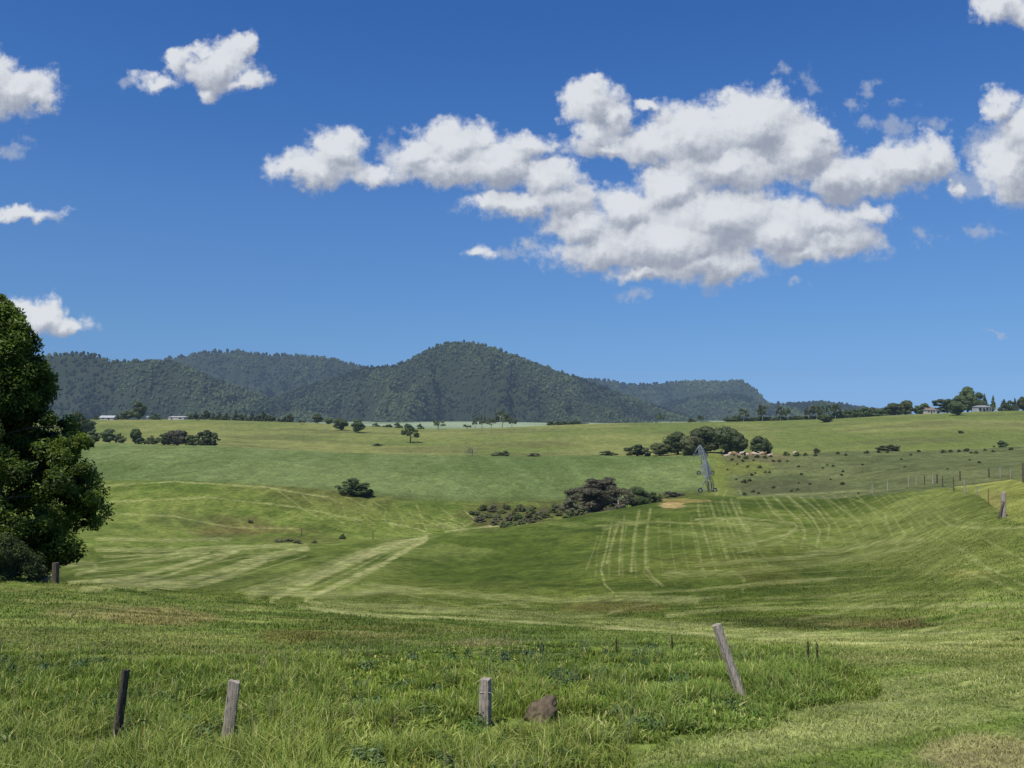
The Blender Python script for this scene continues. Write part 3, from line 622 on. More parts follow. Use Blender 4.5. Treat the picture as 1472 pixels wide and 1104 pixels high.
# ------------------------------------------------------------------ grass
def build_grass():
    rng = np.random.default_rng(11)
    def sample(n, d0, d1, pw=1.0, smax=.74):
        D = np.sqrt(rng.uniform(d0 ** 2, d1 ** 2, n)) if pw == 1 else (d0 ** pw + (d1 ** pw - d0 ** pw) * rng.random(n)) ** (1 / pw)
        return rng.uniform(-smax, smax, n) * D, D
    def tuft(x, y, r):
        n = len(x); g = max(n // 14, 1); c = rng.integers(0, g, n); cx, cy = x[:g][c % len(x[:g])], y[:g][c % len(y[:g])]
        a = rng.uniform(0, 6.2832, n); q = np.abs(rng.normal(0, 1, n)) * r; return cx + np.cos(a) * q, cy + np.sin(a) * q, a
    def blades(x, y, h, w, cb, ct, lean=.45, curl=1.0, la=None):
        n = len(x); z = terr(x, y) + (fbm(x / .8, y / .8, 3, 21) - .5) * .10 * sstep(4, 12, y) * (1 - sstep(60, 100, y)) - .03
        az = rng.uniform(0, 2 * pi, n); la = rng.uniform(0, 2 * pi, n) if la is None else la + rng.normal(0, .5, n); ln = np.abs(rng.normal(0, lean, n)) * h
        wx, wy = np.cos(az) * w / 2, np.sin(az) * w / 2; lx, ly = np.cos(la) * ln, np.sin(la) * ln
        V = np.empty((n, 5, 3)); B = np.stack([x, y, z], -1)
        V[:, 0] = B - np.stack([wx, wy, 0 * wx], -1); V[:, 1] = B + np.stack([wx, wy, 0 * wx], -1)
        M = B + np.stack([lx * .35, ly * .35, h * .6], -1); V[:, 2] = M + np.stack([wx, wy, 0 * wx], -1) * .8; V[:, 3] = M - np.stack([wx, wy, 0 * wx], -1) * .8
        V[:, 4] = B + np.stack([lx * curl, ly * curl, h * (1 - .25 * np.clip(ln / h, 0, 1.5))], -1)
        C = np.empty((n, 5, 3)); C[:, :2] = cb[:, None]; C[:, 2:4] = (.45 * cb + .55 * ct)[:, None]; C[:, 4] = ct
        return V.reshape(-1, 3), C.reshape(-1, 3), n
    parts = []
    def pal(t, a, b): return np.asarray(a)[None] * (1 - t[:, None]) + np.asarray(b)[None] * t[:, None]
    # rank verge
    x, y = sample(365000, 8.3, 25, 1.5); x, y, la = tuft(x, y, .09); z = terr(x, y); u, v = proj(x, y, z + .0); jx = (fbm(x / 1.3, y / 1.3, 3, 90) - .5); k = poly_mask(u + jx * 90, v + jx * 60, VERGE_R)
    e = fbm(x / .7, y / .7, 2, 91); k &= e > .24
    x, y, u, v, la = x[k], y[k], u[k], v[k], la[k]; n = len(x)
    pn = fbm(x / 2.2, y / 2.2, 4, 15); pn2 = fbm(x / .6, y / .6, 3, 16); right = sstep(860, 980, u)
    h = (.08 + .20 * pn + .20 * pn2 + .08 * right + .07 * (v > 1040)) * rng.uniform(.5, 1.25, n)
    h *= .55 + .45 * sstep(925, 985, v + 20 * right); inn = sum(poly_mask(u + a_, v + b_, VERGE_R).astype(float) for a_, b_ in ((14, 0), (30, 4), (50, 8), (4, 10), (8, 22), (0, -8), (0, -16))) / 7; h *= .5 + .5 * inn
    for pu, pv_ in ((167, 1068), (327, 1066), (698, 1046), (1066, 1004), (779, 1040)):
        a_, b_, _z = hit(pu, pv_, 8, 120); h *= 1 - .62 * np.exp(-((x - a_) / .32) ** 2) * sstep(b_ - 1.5, b_ - .9, y) * (1 - sstep(b_ + .3, b_ + .8, y))
    w = rng.uniform(.008, .018, n) * (y / 11) ** .7
    weed = (fbm(x / 1.1, y / 1.1, 3, 70) > .53) & (u > 480) & (u < 1100); w[weed] *= 2.3; h[weed] *= .6
    ck = fbm(x / .28, y / .28, 2, 140); t = np.clip(pn * 1.1 - .1 + (ck - .5) * 1.5 + rng.normal(0, .2, n), 0, 1)
    cb = pal(t, (.024, .038, .008), (.046, .062, .014)); ct = pal(t, (.072, .112, .022), (.175, .225, .052))
    lowp = sstep(1015, 1070, v)[:, None]; ct = ct * (1 - lowp * .4) + np.array([.235, .265, .10]) * lowp * .4
    rp = (right * sstep(.45, .6, fbm(x / 1.7, y / 1.7, 3, 71)))[:, None]; ct = ct * (1 - rp * .5) + np.array([.16, .225, .075]) * rp * .5
    dry = rng.random(n) < .14; ct[dry] = pal(rng.random(dry.sum()), (.30, .30, .15), (.42, .38, .22)); red = (rng.random(n) < .012) & (pn > .5); ct[red] = (.16, .07, .035)
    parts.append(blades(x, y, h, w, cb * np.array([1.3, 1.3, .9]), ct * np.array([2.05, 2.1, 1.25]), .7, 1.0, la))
    # seeding stems standing over the sward
    x, y = sample(7000, 8.5, 24, 1.4); u, v = proj(x, y, terr(x, y)); k = poly_mask(u, v, VERGE_R) & (fbm(x / 1.6, y / 1.6, 3, 150) > .5); x, y = x[k], y[k]; n = len(x); t = rng.random(n)
    parts.append(blades(x, y, rng.uniform(.35, .62, n), np.full(n, .007) * (y / 11) ** .7, pal(t, (.10, .13, .04), (.16, .16, .07)), pal(t, (.30, .30, .15), (.46, .42, .25)), .3))
    # mown ground beside it
    x, y = sample(300000, 7.5, 27, 1.45); u, v = proj(x, y, terr(x, y)); k = ~poly_mask(u, v, VERGE_R); x, y = x[k], y[k]; n = len(x)
    C, S, D, uu, u, v = ground_color(x, y, terr(x, y)); pn = fbm(x / 1.5, y / 1.5, 3, 33)
    h = rng.uniform(.035, .13, n) * (.5 + pn); w = rng.uniform(.008, .019, n) * (y / 11) ** .7
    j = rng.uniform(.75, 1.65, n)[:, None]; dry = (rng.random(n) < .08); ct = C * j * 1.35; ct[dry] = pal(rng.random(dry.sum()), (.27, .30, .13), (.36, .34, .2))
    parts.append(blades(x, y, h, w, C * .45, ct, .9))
    # grazed near paddock and the nearer field
    x, y = sample(190000, 20, 95, 1.15); C, S, D, uu, u, v = ground_color(x, y, terr(x, y)); k = ~poly_mask(u, v, VERGE_R) & (rng.random(len(x)) < 1 - .9 * sstep(50, 95, y)); x, y, C, S = x[k], y[k], C[k], S[k]; n = len(x); pn = fbm(x / 2.5, y / 2.5, 4, 34)
    h = (.06 + .17 * pn) * rng.uniform(.5, 1.2, n) * (1 - .5 * S); w = rng.uniform(.012, .026, n) * (y / 20)
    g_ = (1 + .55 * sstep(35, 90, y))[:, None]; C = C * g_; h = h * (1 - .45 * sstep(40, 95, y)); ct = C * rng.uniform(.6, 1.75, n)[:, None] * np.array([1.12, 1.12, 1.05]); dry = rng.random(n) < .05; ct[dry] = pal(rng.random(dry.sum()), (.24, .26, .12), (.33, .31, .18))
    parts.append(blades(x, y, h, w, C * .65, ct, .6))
    V = np.vstack([p[0] for p in parts]); C = np.vstack([p[1] for p in parts]); n = sum(p[2] for p in parts)
    b = (np.arange(n) * 5)[:, None]; q = b + np.array([[0, 1, 2, 3]]); t = b + np.array([[3, 2, 4]])
    m, nt = material("grass blades"); c = nt.attr('blade_col')
    bs = nt.new('ShaderNodeBsdfPrincipled'); nt.l.new(c, bs.inputs['Base Color']); bs.inputs['Roughness'].default_value = .55; bs.inputs['Specular IOR Level'].default_value = .25
    tr = nt.new('ShaderNodeBsdfTranslucent'); nt.l.new(nt.mix(1.0, c, (1.15, 1.2, .5), 'MULTIPLY'), tr.inputs[0]); mx = nt.new('ShaderNodeMixShader'); mx.inputs[0].default_value = .22
    nt.l.new(bs.outputs[0], mx.inputs[1]); nt.l.new(tr.outputs[0], mx.inputs[2]); finish(nt, mx.outputs[0], False)
    me = mesh_np("grass", V, [q, t], m, False, {'blade_col': C})
    tag(mobj("grass", me), "long rank green grass and shorter mown grass along the roadside bank", kind='stuff')
build_grass()
# ------------------------------------------------------------------ trees
BARK = simple("bark", (.13, .11, .09), .95, nscale=6, col2=(.06, .05, .045), stretch=(1, 1, .25), spec=.05)
PALE_BARK = simple("pale gum bark", (.42, .39, .34), .9, nscale=4, col2=(.22, .19, .16), stretch=(1, 1, .3), spec=.05)
LEAF = {
 'dark':  leafmat("dark leaves", (.028, .042, .013), (.14, .17, .052), .2),
 'green': leafmat("green leaves", (.042, .062, .017), (.18, .22, .062), .25),
 'olive': leafmat("olive leaves", (.060, .070, .024), (.21, .22, .085), .22),
 'purple':leafmat("purple-brown foliage", (.048, .048, .026), (.205, .185, .105), .15),
 'grey':  leafmat("grey leafless twigs", (.08, .085, .07), (.20, .21, .17), .1),
 'light': leafmat("light fresh leaves", (.045, .075, .020), (.115, .16, .042), .3),
 'near':  leafmat("near tree leaves", (.026, .046, .009), (.21, .275, .05), .4, False, rnd=False, rough=.45),
}
def leaf_cards(P, N, size, rng, aspect=.55, fold=.25):
    """P centres, N preferred normals; bent two-quad leaf sprays"""
    n = len(P); a = rng.normal(size=(n, 3)); d = N + a * .9; d /= np.linalg.norm(d, axis=1)[:, None] + 1e-9
    t = np.cross(d, rng.normal(size=(n, 3))); t /= np.linalg.norm(t, axis=1)[:, None] + 1e-9; s = np.cross(d, t)
    L_ = size * rng.uniform(.6, 1.35, n); W_ = L_ * aspect
    V = np.empty((n, 6, 3)); L_ = L_[:, None]; W_ = W_[:, None]
    V[:, 0] = P - t * L_; V[:, 1] = P - s * W_ - t * L_ * .15 - d * L_ * fold; V[:, 2] = P + d * L_ * .08
    V[:, 3] = P + s * W_ + t * L_ * .1 - d * L_ * fold; V[:, 4] = P + t * L_; V[:, 5] = P + t * L_ * .3 - s * W_ * .9 - d * L_ * fold
    b = (np.arange(n) * 6)[:, None]
    return V.reshape(-1, 3), [b + np.array([[0, 3, 4, 2]]), b + np.array([[0, 2, 5, 1]]), b + np.array([[2, 4, 5]])]

def lobes_for(kind, rng):
    out = []
    def add(x, y, z, r): out.append((x, y, z, r))
    if kind == 'round':
        for _ in range(34):
            a = rng.uniform(0, 6.28); z = rng.uniform(-1, 1); q = (1 - z * z) ** .45 * rng.uniform(.45, .85); add(cos(a) * q * .5 * .72, sin(a) * q * .5 * .72, .55 + z * .30, rng.uniform(.10, .19))
    elif kind == 'gum':
        for _ in range(17):
            a = rng.uniform(0, 6.28); q = rng.uniform(.1, .40); add(cos(a) * q, sin(a) * q, rng.uniform(.50, .90) - q * .2, rng.uniform(.07, .14))
    elif kind == 'conifer':
        for k in range(34):
            z = k / 33; a = rng.uniform(0, 6.28); q = (1 - z) * .36 * rng.uniform(.5, 1); add(cos(a) * q, sin(a) * q, .12 + z * .82, .05 + .10 * (1 - z))
    elif kind == 'bush':
        for _ in range(36):
            a = rng.uniform(0, 6.28); q = rng.uniform(0, .42); add(cos(a) * q, sin(a) * q, rng.uniform(.12, .85) * (1 - q * q * 3.4) + .04, rng.uniform(.09, .17))
    elif kind == 'wide':
        for _ in range(70):
            a = rng.uniform(0, 6.28); q = rng.uniform(0, .43); add(cos(a) * q, sin(a) * q, (rng.uniform(.08, .88)) * (1 - (q / .5) ** 2.4 * .5) + .03, rng.uniform(.07, .14))
    elif kind == 'bare':
        for _ in range(12):
            a = rng.uniform(0, 6.28); q = rng.uniform(.05, .4); add(cos(a) * q, sin(a) * q, rng.uniform(.3, .92), rng.uniform(.07, .12))
    return out

def crown_mesh(kind, leaf, seed, n, size):
    rng = np.random.default_rng(seed); lb = lobes_for(kind, rng); P = []; N = []; T = []
    w = np.array([l[3] ** 2 for l in lb]); w = w / w.sum()
    for (x, y, z, r), k in zip(lb, (w * n).astype(int)):
        d = rng.normal(size=(k, 3)); d /= np.linalg.norm(d, axis=1)[:, None]; rr = r * rng.uniform(.55, 1.08, k) ** .6
        P.append(np.array([x, y, z]) + d * rr[:, None] * np.array([1, 1, .8])); N.append(d + np.array([0, 0, .5])); T.append(np.clip(rng.uniform(0, 1) * .7 + rng.normal(.2, .22, k) + d[:, 2] * .12, 0, 1))  # lobe tops tinted a little lighter, sunlit tops painted into the leaves
    P = np.vstack(P); N = np.vstack(N); T = np.concatenate(T); P[:, 2] = np.maximum(P[:, 2], .0)
    zm = {'round': .06, 'gum': .34, 'conifer': .03, 'bush': 0, 'wide': .02, 'bare': .25}[kind]; lo = P.min(0); hi = P.max(0); sc = np.array([1, 1, 1 - zm]) / (hi - lo); of = np.array([-.5, -.5, zm]) - lo * sc
    P = P * sc + of; V, Fc = leaf_cards(P, N, size, rng); T = np.repeat(T, 6); polys = Fc
    if kind in ('round', 'bush', 'wide', 'conifer'):
        iv, jf = ico(); m = []; b0 = len(V); f = []
        for i, (x, y, z, r) in enumerate(lb):
            m.append(iv * (1 + rng.uniform(-.2, .2, (12, 1))) * r * .82 * sc + np.array([x, y, max(z, r * .5)]) * sc + of); f.append(jf + b0 + 12 * i)
        V = np.vstack([V] + m); T = np.concatenate([T, np.full(12 * len(lb), .3)]); polys = polys + [np.vstack(f)]
    return mesh_np("crown", V, polys, LEAF[leaf], False, None, {'tint': T})

def trunk_mesh(kind, seed, mat):
    rng = np.random.default_rng(seed + 900); mb = MB()
    top = {'round': .55, 'gum': .62, 'conifer': .9, 'bush': .3, 'wide': .42, 'bare': .6}[kind]; r0 = {'gum': .035, 'bare': .035, 'wide': .05, 'bush': .03}.get(kind, .045)
    bx, by = rng.uniform(-.05, .05, 2)
    mb.tube([(0, 0, -.04), (0, 0, .05), (bx * .5, by * .5, top * .5), (bx, by, top)], [r0 * 1.3, r0, r0 * .75, r0 * .4], 7)
    for k in range({'conifer': 0}.get(kind, 6)):
        a = rng.uniform(0, 6.28); z0 = top * rng.uniform(.35, .95); q = rng.uniform(.18, .36); z1 = min(.92, z0 + rng.uniform(.12, .3)); f = z0 / top
        mb.tube([(bx * f, by * f, z0), (bx * f + cos(a) * q * .5, by * f + sin(a) * q * .5, z0 + (z1 - z0) * .4), (bx * f + cos(a) * q, by * f + sin(a) * q, z1)], [r0 * .5, r0 * .35, r0 * .15], 5)
    return mb.mesh("trunk", mat, True)

_cache = {}
def tree(name, label, u, v, hpx, wpx, kind, leaf='dark', D=None, cat='tree', group=None, var=0, bark=None, n=None, size=None, dmin=20, dmax=1000):
    x, y, z = at(u, D) if D else hit(u, v, dmin, dmax)
    h = hpx * y / F; w = wpx * y / F
    if D:   # base may stand a little behind the brow: keep the crown top at its surveyed height
        s, t = st(u, v - hpx); h = max(t * y - z, 1.5)
    n = n or (1500 if hpx > 30 else 800 if hpx > 14 else 420); size = size or (.030 if hpx > 30 else .045 if hpx > 14 else .062)
    key = (kind, leaf, var, n, size)
    if key not in _cache: _cache[key] = (crown_mesh(kind, leaf, hash_s(kind + leaf) + var * 31, n, size), trunk_mesh(kind, var, bark or (PALE_BARK if kind in ('gum', 'bare') else BARK)))
    cm, tm = _cache[key]
    root = empty(name, (x, y, z - .05), random.uniform(0, 6.28)); tag(root, label, cat, group)
    root.scale = (w * 1.08, w * 1.08, h); mobj("trunk", tm, root); mobj("crown", cm, root); return root
def hash_s(s): return sum(ord(c) * (i + 3) for i, c in enumerate(s)) % 9973

# tall dense tree at the left edge -------------------------------------------------
def big_tree():
    D = 59.0; cu = -4; x0, y0, z0 = at(cu, D); root = empty("broadleaf_tree", (x0, y0, z0)); tag(root, "tall dense dark green tree rising beside the short post on the brow", "tree")
    s = D / F; base_v = CY - F * (-SP * y0 + CP * z0) / (CP * y0 + SP * z0)
    prof = [(428, 3), (440, 16), (455, 34), (475, 48), (490, 58), (515, 66), (535, 72), (555, 80), (572, 74), (592, 76), (606, 102), (625, 122), (650, 128), (680, 150), (700, 152), (720, 140), (745, 146), (770, 138), (790, 132), (805, 118), (818, 95)]
    pv = np.array([p[0] for p in prof], float); pr = np.array([p[1] for p in prof], float) * .95
    hz = (base_v - pv) * s; rr = pr * s; rng = np.random.default_rng(42); P = []; N = []; T = []; cores = []
    nl = 490
    for i in range(nl):
        z = hz[-1] + (hz[0] - hz[-1]) * rng.random() ** 1.05; R = np.interp(-z, -hz, rr); r = rng.uniform(.55, 1.15) * min(1, .35 + R / 3)
        a = rng.uniform(0, 2 * pi); q = max(R - r * .8, .05) * (rng.uniform(.80, 1.04) if i % 4 else rng.uniform(.3, .75)); q *= 1 + .10 * sin(a * 3 + z * 1.3) + .07 * sin(a * 5 - z * 2.1)
        c = np.array([cos(a) * q, sin(a) * q, z]); k = int(360 * r); d = rng.normal(size=(k, 3)); d /= np.linalg.norm(d, axis=1)[:, None]
        # sprays droop outward from the branch end
        P.append(c + d * (r * rng.uniform(.25, 1.1, k) ** .7)[:, None] * np.array([1, 1, .85])); N.append(d * .6 + np.array([0, 0, .9])); base = rng.random(); T.append(np.clip(base * .75 + rng.normal(.1, .2, k) + d[:, 2] * .25, 0, 1)); cores.append((c, r))  # upward sprays get a lighter tint, sunlight painted into the leaf colour
    P = np.vstack(P); N = np.vstack(N); T = np.concatenate(T)
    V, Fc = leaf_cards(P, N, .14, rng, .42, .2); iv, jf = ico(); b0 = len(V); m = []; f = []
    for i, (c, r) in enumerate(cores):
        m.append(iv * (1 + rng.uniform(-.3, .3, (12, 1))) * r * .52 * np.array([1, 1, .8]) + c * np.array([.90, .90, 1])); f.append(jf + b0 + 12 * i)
    # inner filler blobs at the darkest tint, crown shade put into their colour
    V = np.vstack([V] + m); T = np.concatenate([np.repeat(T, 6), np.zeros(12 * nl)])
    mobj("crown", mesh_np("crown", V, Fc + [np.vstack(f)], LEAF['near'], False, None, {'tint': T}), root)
    mb = MB(); H = hz[0]; mb.tube([(0, 0, -.3), (0, 0, 1), (.15, .1, H * .4), (-.1, 0, H * .75), (0, 0, H * .95)], [.5, .38, .26, .13, .04], 9)
    for i in range(26):
        z = H * rng.uniform(.1, .85); a = rng.uniform(0, 6.28); R = np.interp(-z, -hz, rr) * .8; mb.tube([(0, 0, z), (cos(a) * R * .5, sin(a) * R * .5, z + R * .12), (cos(a) * R, sin(a) * R, z + R * .15)], [.10, .07, .02], 5)
    mb.build("trunk", BARK, root, None, True)
big_tree()
def near_bush(label, u, v, D, hpx, wpx, seed, leaf, n=9000, size=.10):
    x, y, z = at(u, D); root = empty("leafy_bush", (x, y, z)); tag(root, label, "bush"); h = hpx * D / F; w = wpx * D / F; rng = np.random.default_rng(seed); P = []; N = []; T = []
    for i in range(50):
        a = rng.uniform(0, 6.28); q = rng.uniform(0, .42); zz = rng.uniform(.1, .85) * (1 - q * q * 3.2); r = rng.uniform(.09, .18); k = n // 50; d = rng.normal(size=(k, 3)); d /= np.linalg.norm(d, axis=1)[:, None]
        P.append((np.array([cos(a) * q, sin(a) * q, zz]) + d * r * rng.uniform(.4, 1.1, (k, 1))) * np.array([w, w, h])); N.append(d + [0, 0, .7]); T.append(np.clip(rng.random() * .7 + rng.normal(.15, .2, k), 0, 1))
    V, Fc = leaf_cards(np.vstack(P), np.vstack(N), size, rng, .4, .2); mobj("crown", mesh_np("crown", V, Fc, LEAF[leaf], False, None, {'tint': np.repeat(np.concatenate(T), 6)}), root)
    mb = MB()
    for i in range(7):
        a = i * .9; mb.tube([(0, 0, -.1), (cos(a) * w * .12, sin(a) * w * .12, h * .3), (cos(a) * w * .3, sin(a) * w * .3, h * .7)], [.04, .03, .01], 5)
    mb.build("trunk", BARK, root)
near_bush("fresh green leafy bush growing at the foot of the tall dark tree", 18, 834, 52.5, 72, 84, 3, 'light', 11000, .09)
near_bush("leafy bush mostly cut off by the photo edge in front of the tall tree", -14, 834, 52.0, 80, 80, 4, 'light', 6000)
near_bush("low grey-green shrub half hidden behind the brow under the tall tree", 58, 832, 54.5, 30, 26, 5, 'olive', 4000)

T = tree
# left skyline above the far paddock
T("farm_tree", "big round dark tree standing between two pale farm sheds", 199, 606, 30, 23, 'round', 'dark', D=742, var=1, n=1500, size=.034)
T("farm_tree", "smaller dark tree close on the left of the big round tree", 183, 606, 15, 20, 'round', 'green', D=745, var=2)
T("farm_tree", "low dark tree just right of the white tank stand", 224, 605, 11, 16, 'bush', 'dark', D=742)
T("farm_tree", "dark tree poking out behind the tall tree, lowest beside the pale roof", 124, 624, 24, 26, 'round', 'dark', D=560, var=1)
T("farm_tree", "slim dark conifer in front of the pale-roofed shed", 139, 606, 10, 9, 'conifer', 'dark', D=735)
T("farm_tree", "dark bushy tree filling the gap right of the tall tree", 108, 632, 40, 30, 'round', 'green', D=430, var=2)
T("farm_tree", "short spreading tree between the pale shed and the round tree", 170, 606, 9, 18, 'bush', 'green', D=748)
hedge = [(133,634,17,22,'bush','dark',"leftmost dark shrub of the row along the far paddock top"),(158,635,19,26,'round','dark',"rounded dark shrub with a domed top, second in the paddock row"),(172,635,13,18,'bush','olive',"low olive shrub tucked between two domed ones in the row"),(195,636,20,17,'round','green',"upright green shrub, the tallest near the middle of the row"),(203,637,10,15,'bush','dark',"small low shrub at the foot of the upright green one"),
 (220,636,10,18,'bush','olive',"flat olive shrub after the gap in the row"),(236,637,15,26,'bush','dark',"broad dark shrub right of the flat olive one"),(256,637,19,30,'round','purple',"reddish-brown tinted shrub in the paddock row"),(274,637,12,18,'bush','dark',"low shrub between the reddish one and the row's end"),(296,638,20,36,'wide','dark',"widest dark shrub closing the right end of the row")]
for i, (u, v, h, w, k, lf, lab) in enumerate(hedge): T("shrub", lab, u, v, h, w, k, lf, D=404, cat="shrub", group="row of shrubs along the far paddock top", var=i % 3, n=900, size=.042)
for i, u in enumerate(list(range(272, 420, 8))):
    h = [9, 13, 8, 15, 10, 12, 7, 11, 16, 9][i % 10] * (1 if u < 390 else .7)
    T("skyline_tree", "small dark conifer in the dense belt behind the crest below the wooded hills", u + random.uniform(-2, 2), 604 + max(0, u - 370) * .06, h, random.uniform(8, 13), 'conifer' if i % 3 else 'round', 'dark', D=775, group="belt of small trees behind the left crest", var=i % 2)
T("gum_tree", "thin-stemmed little tree standing alone on the left slope of the crest", 434, 616, 13, 9, 'gum', 'dark', D=690)
T("paddock_tree", "upright dark tree, first of the clump where the crest dips", 457, 613, 19, 15, 'round', 'dark', D=730, var=1)
T("paddock_tree", "small rounded tree second in the clump where the crest dips", 473, 614, 13, 13, 'round', 'green', D=735)
T("paddock_tree", "bulky dark tree beside the last one of the clump where the crest dips", 490, 621, 20, 22, 'round', 'dark', D=640, var=2)
T("paddock_tree", "rounded dark tree ending the clump, next to the distant pale field", 515, 624, 22, 19, 'round', 'dark', D=620, var=1)
T("paddock_tree", "lone spreading dark tree with open branches in the middle of the hill paddock", 590, 637, 23, 25, 'gum', 'dark', D=545, var=3, n=1300, size=.045, bark=BARK)
T("paddock_tree", "greyish thin-crowned tree standing before the distant pale field", 630, 618, 14, 17, 'gum', 'olive', D=715, var=1)
for i, (u, v, h, w) in enumerate([(540,616,8,14),(556,616,6,16),(572,616,9,14),(588,615,6,14),(604,616,7,12)]): T("distant_bush", "low dark bush in the hollow in front of the distant pale field", u, v, h, w, 'bush', 'dark', D=800, cat="bush", group="bushes in the hollow before the pale field", var=i % 2)
gums = [(672,618,8,12,"short stubby gum tree at the left end of the bare-trunked stand"),(683,618,18,8,"slender gum with a narrow crown in the bare-trunked stand"),(693,618,21,12,"tall gum left of centre in the bare-trunked stand"),(706,617,16,14,"medium gum in the middle of the bare-trunked stand"),(722,617,27,20,"tallest gum with tiered crown in the bare-trunked stand"),(736,616,16,12,"last gum on the right of the bare-trunked stand")]
for i, (u, v, h, w, lab) in enumerate(gums): T("gum_tree", lab, u, v, h, w, 'gum', 'dark', D=712, group="stand of tall gums on the crest", var=i % 4, n=700, size=.05)
for i, u in enumerate([792, 802, 812, 822, 831]): T("distant_bush", "flat dark bush lying along the crest right of the gum stand", u, 610, 5, 13, 'bush', 'dark', D=752, cat="bush", group="flat dark bushes on the crest", var=i % 2)
T("gum_tree", "small forked dark tree alone on the crest below the flat-topped mountain", 949, 608, 14, 13, 'gum', 'dark', D=752, var=2)
T("distant_bush", "tiny dark bush on the crest between the forked tree and the grove", 994, 606, 5, 12, 'bush', 'dark', D=752, cat="bush")
T("gum_tree", "little flat-topped tree seen just over the grove", 1008, 606, 9, 12, 'gum', 'dark', D=745, var=1)
# mid-distance single plants
T("dead_tree", "bare grey leafless tree on the edge of the far paddock", 679, 656, 18, 21, 'bare', 'grey', D=430, n=260, size=.03, cat="tree")
T("gorse_bush", "low green bush with a bare woody left side by the grey tree", 719, 656, 8, 28, 'bush', 'olive', D=425, cat="bush")
T("gorse_bush", "small sprawling bush on the paddock edge right of the woody one", 766, 657, 6, 18, 'bush', 'olive', D=425, cat="bush", var=1)
T("gorse_bush", "flat dark bush on the hill slope below the lone tree", 543, 648, 4, 16, 'bush', 'dark', D=500, cat="bush")
T("grove_shrub", "low dark shrub detached to the left of the dark grove", 873, 655, 7, 30, 'bush', 'dark', D=402, cat="shrub")
T("grove_tree", "squat rounded tree at the left end of the dark grove", 916, 656, 17, 38, 'wide', 'dark', D=398, var=1)
T("grove_tree", "lighter olive tree between the squat one and the grove's main crowns", 948, 656, 20, 30, 'round', 'olive', D=396, var=2)
T("grove_tree", "large dome-crowned tree leading the main mass of the dark grove", 974, 656, 36, 42, 'round', 'dark', D=398, var=3, n=2200, size=.03)
T("grove_tree", "tallest broad dark crown in the middle of the grove", 1012, 655, 43, 50, 'round', 'dark', D=402, var=4, n=2200, size=.03)
T("grove_tree", "dark rounded crown filling the front of the grove behind the irrigator", 994, 656, 30, 34, 'round', 'olive', D=388, var=1, n=1800, size=.032)
T("grove_tree", "broad dark crown near the right end of the grove", 1043, 652, 39, 44, 'round', 'dark', D=395, var=5, n=2200, size=.03)
T("grove_tree", "lower drooping crown at the right tip of the grove above the cattle", 1062, 650, 28, 26, 'round', 'dark', D=390, var=2, n=1800, size=.032)
T("paddock_tree", "small leaning dark tree right of the grove by the resting cattle", 1091, 648, 22, 24, 'round', 'dark', D=385, var=3)
T("paddock_tree", "tiny dark side tree touching the small leaning one", 1103, 640, 10, 13, 'bush', 'dark', D=388, var=1)
T("paddock_bush", "single dense dark bush alone on the open hillside", 1185, 614, 19, 21, 'round', 'dark', D=650, cat="bush", var=4)
T("paddock_bush", "low mottled bush with reddish twigs on the rough paddock's far edge", 1275, 648, 9, 32, 'bush', 'olive', D=368, cat="bush")
T("paddock_bush", "small dark bush high on the right of the rough paddock", 1441, 641, 8, 14, 'bush', 'dark', D=380, cat="bush", var=1)
T("paddock_bush", "dark speck of a bush on the bare upper right hillside", 1381, 628, 3, 8, 'bush', 'dark', D=480, cat="bush", var=1)
T("paddock_bush", "flat dark bush on the rough paddock's edge below the lone hillside bush", 1174, 648, 4, 10, 'bush', 'dark', D=370, cat="bush", var=1)
T("shrub_and_shadow", "solitary dark dome-shaped shrub on the near edge of the far paddock", 508, 712, 25, 50, 'wide', 'dark', cat="shrub", n=5000, size=.020, dmin=225, dmax=330, var=2)
T("shrub_and_shadow", "cast shadow of the solitary dome-shaped shrub, modelled as low dark leaves on its right", 524, 713, 13, 26, 'wide', 'dark', cat="shrub", n=2500, size=.028, dmin=225, dmax=330, var=1)  # low dark clump modelled in place of the neighbouring shrub's cast shadow
# gully clump
T("gully_tree", "widest purple-brown spreading tree in the gully", 860, 742, 57, 92, 'wide', 'purple', D=226, n=9000, size=.016, var=1, bark=PALE_BARK)
T("gully_tree", "pale-trunked twiggy tree at the front of the gully clump", 890, 742, 44, 46, 'gum', 'purple', D=221, n=3200, size=.022, var=2)
T("gully_tree", "dark round-topped tree right of the pale-trunked one in the gully", 914, 735, 36, 40, 'round', 'dark', D=226, n=4500, size=.02, var=6)
T("gully_tree", "dark purple low crown filling the left foot of the gully clump", 824, 744, 30, 40, 'wide', 'purple', D=222, n=4000, size=.02, var=3)
T("gully_tree", "deep green low tree tapering off the right of the gully clump", 938, 727, 20, 30, 'wide', 'dark', D=232, n=2600, size=.024, var=2)
T("gully_shrub", "little pointed dark shrub beside the bare soil patch", 947, 722, 13, 9, 'conifer', 'dark', D=236, cat="shrub", n=500)
T("gully_shrub", "low purplish shrub stretching behind the bare soil patch", 968, 716, 6, 32, 'bush', 'purple', D=246, cat="shrub", n=1200, size=.03)
rnd = random.Random(21)
pts = [(682,740),(694,734),(700,744),(707,736),(716,747),(722,738),(728,732),(733,749),(738,741),(744,748),(748,735),(752,750),(760,745),(764,738),(770,747),(778,740),(786,744),(795,737),(803,742),(712,755),(724,758),(736,760),(748,757),(690,750),(800,730),(818,748),(836,750),(765,752)]
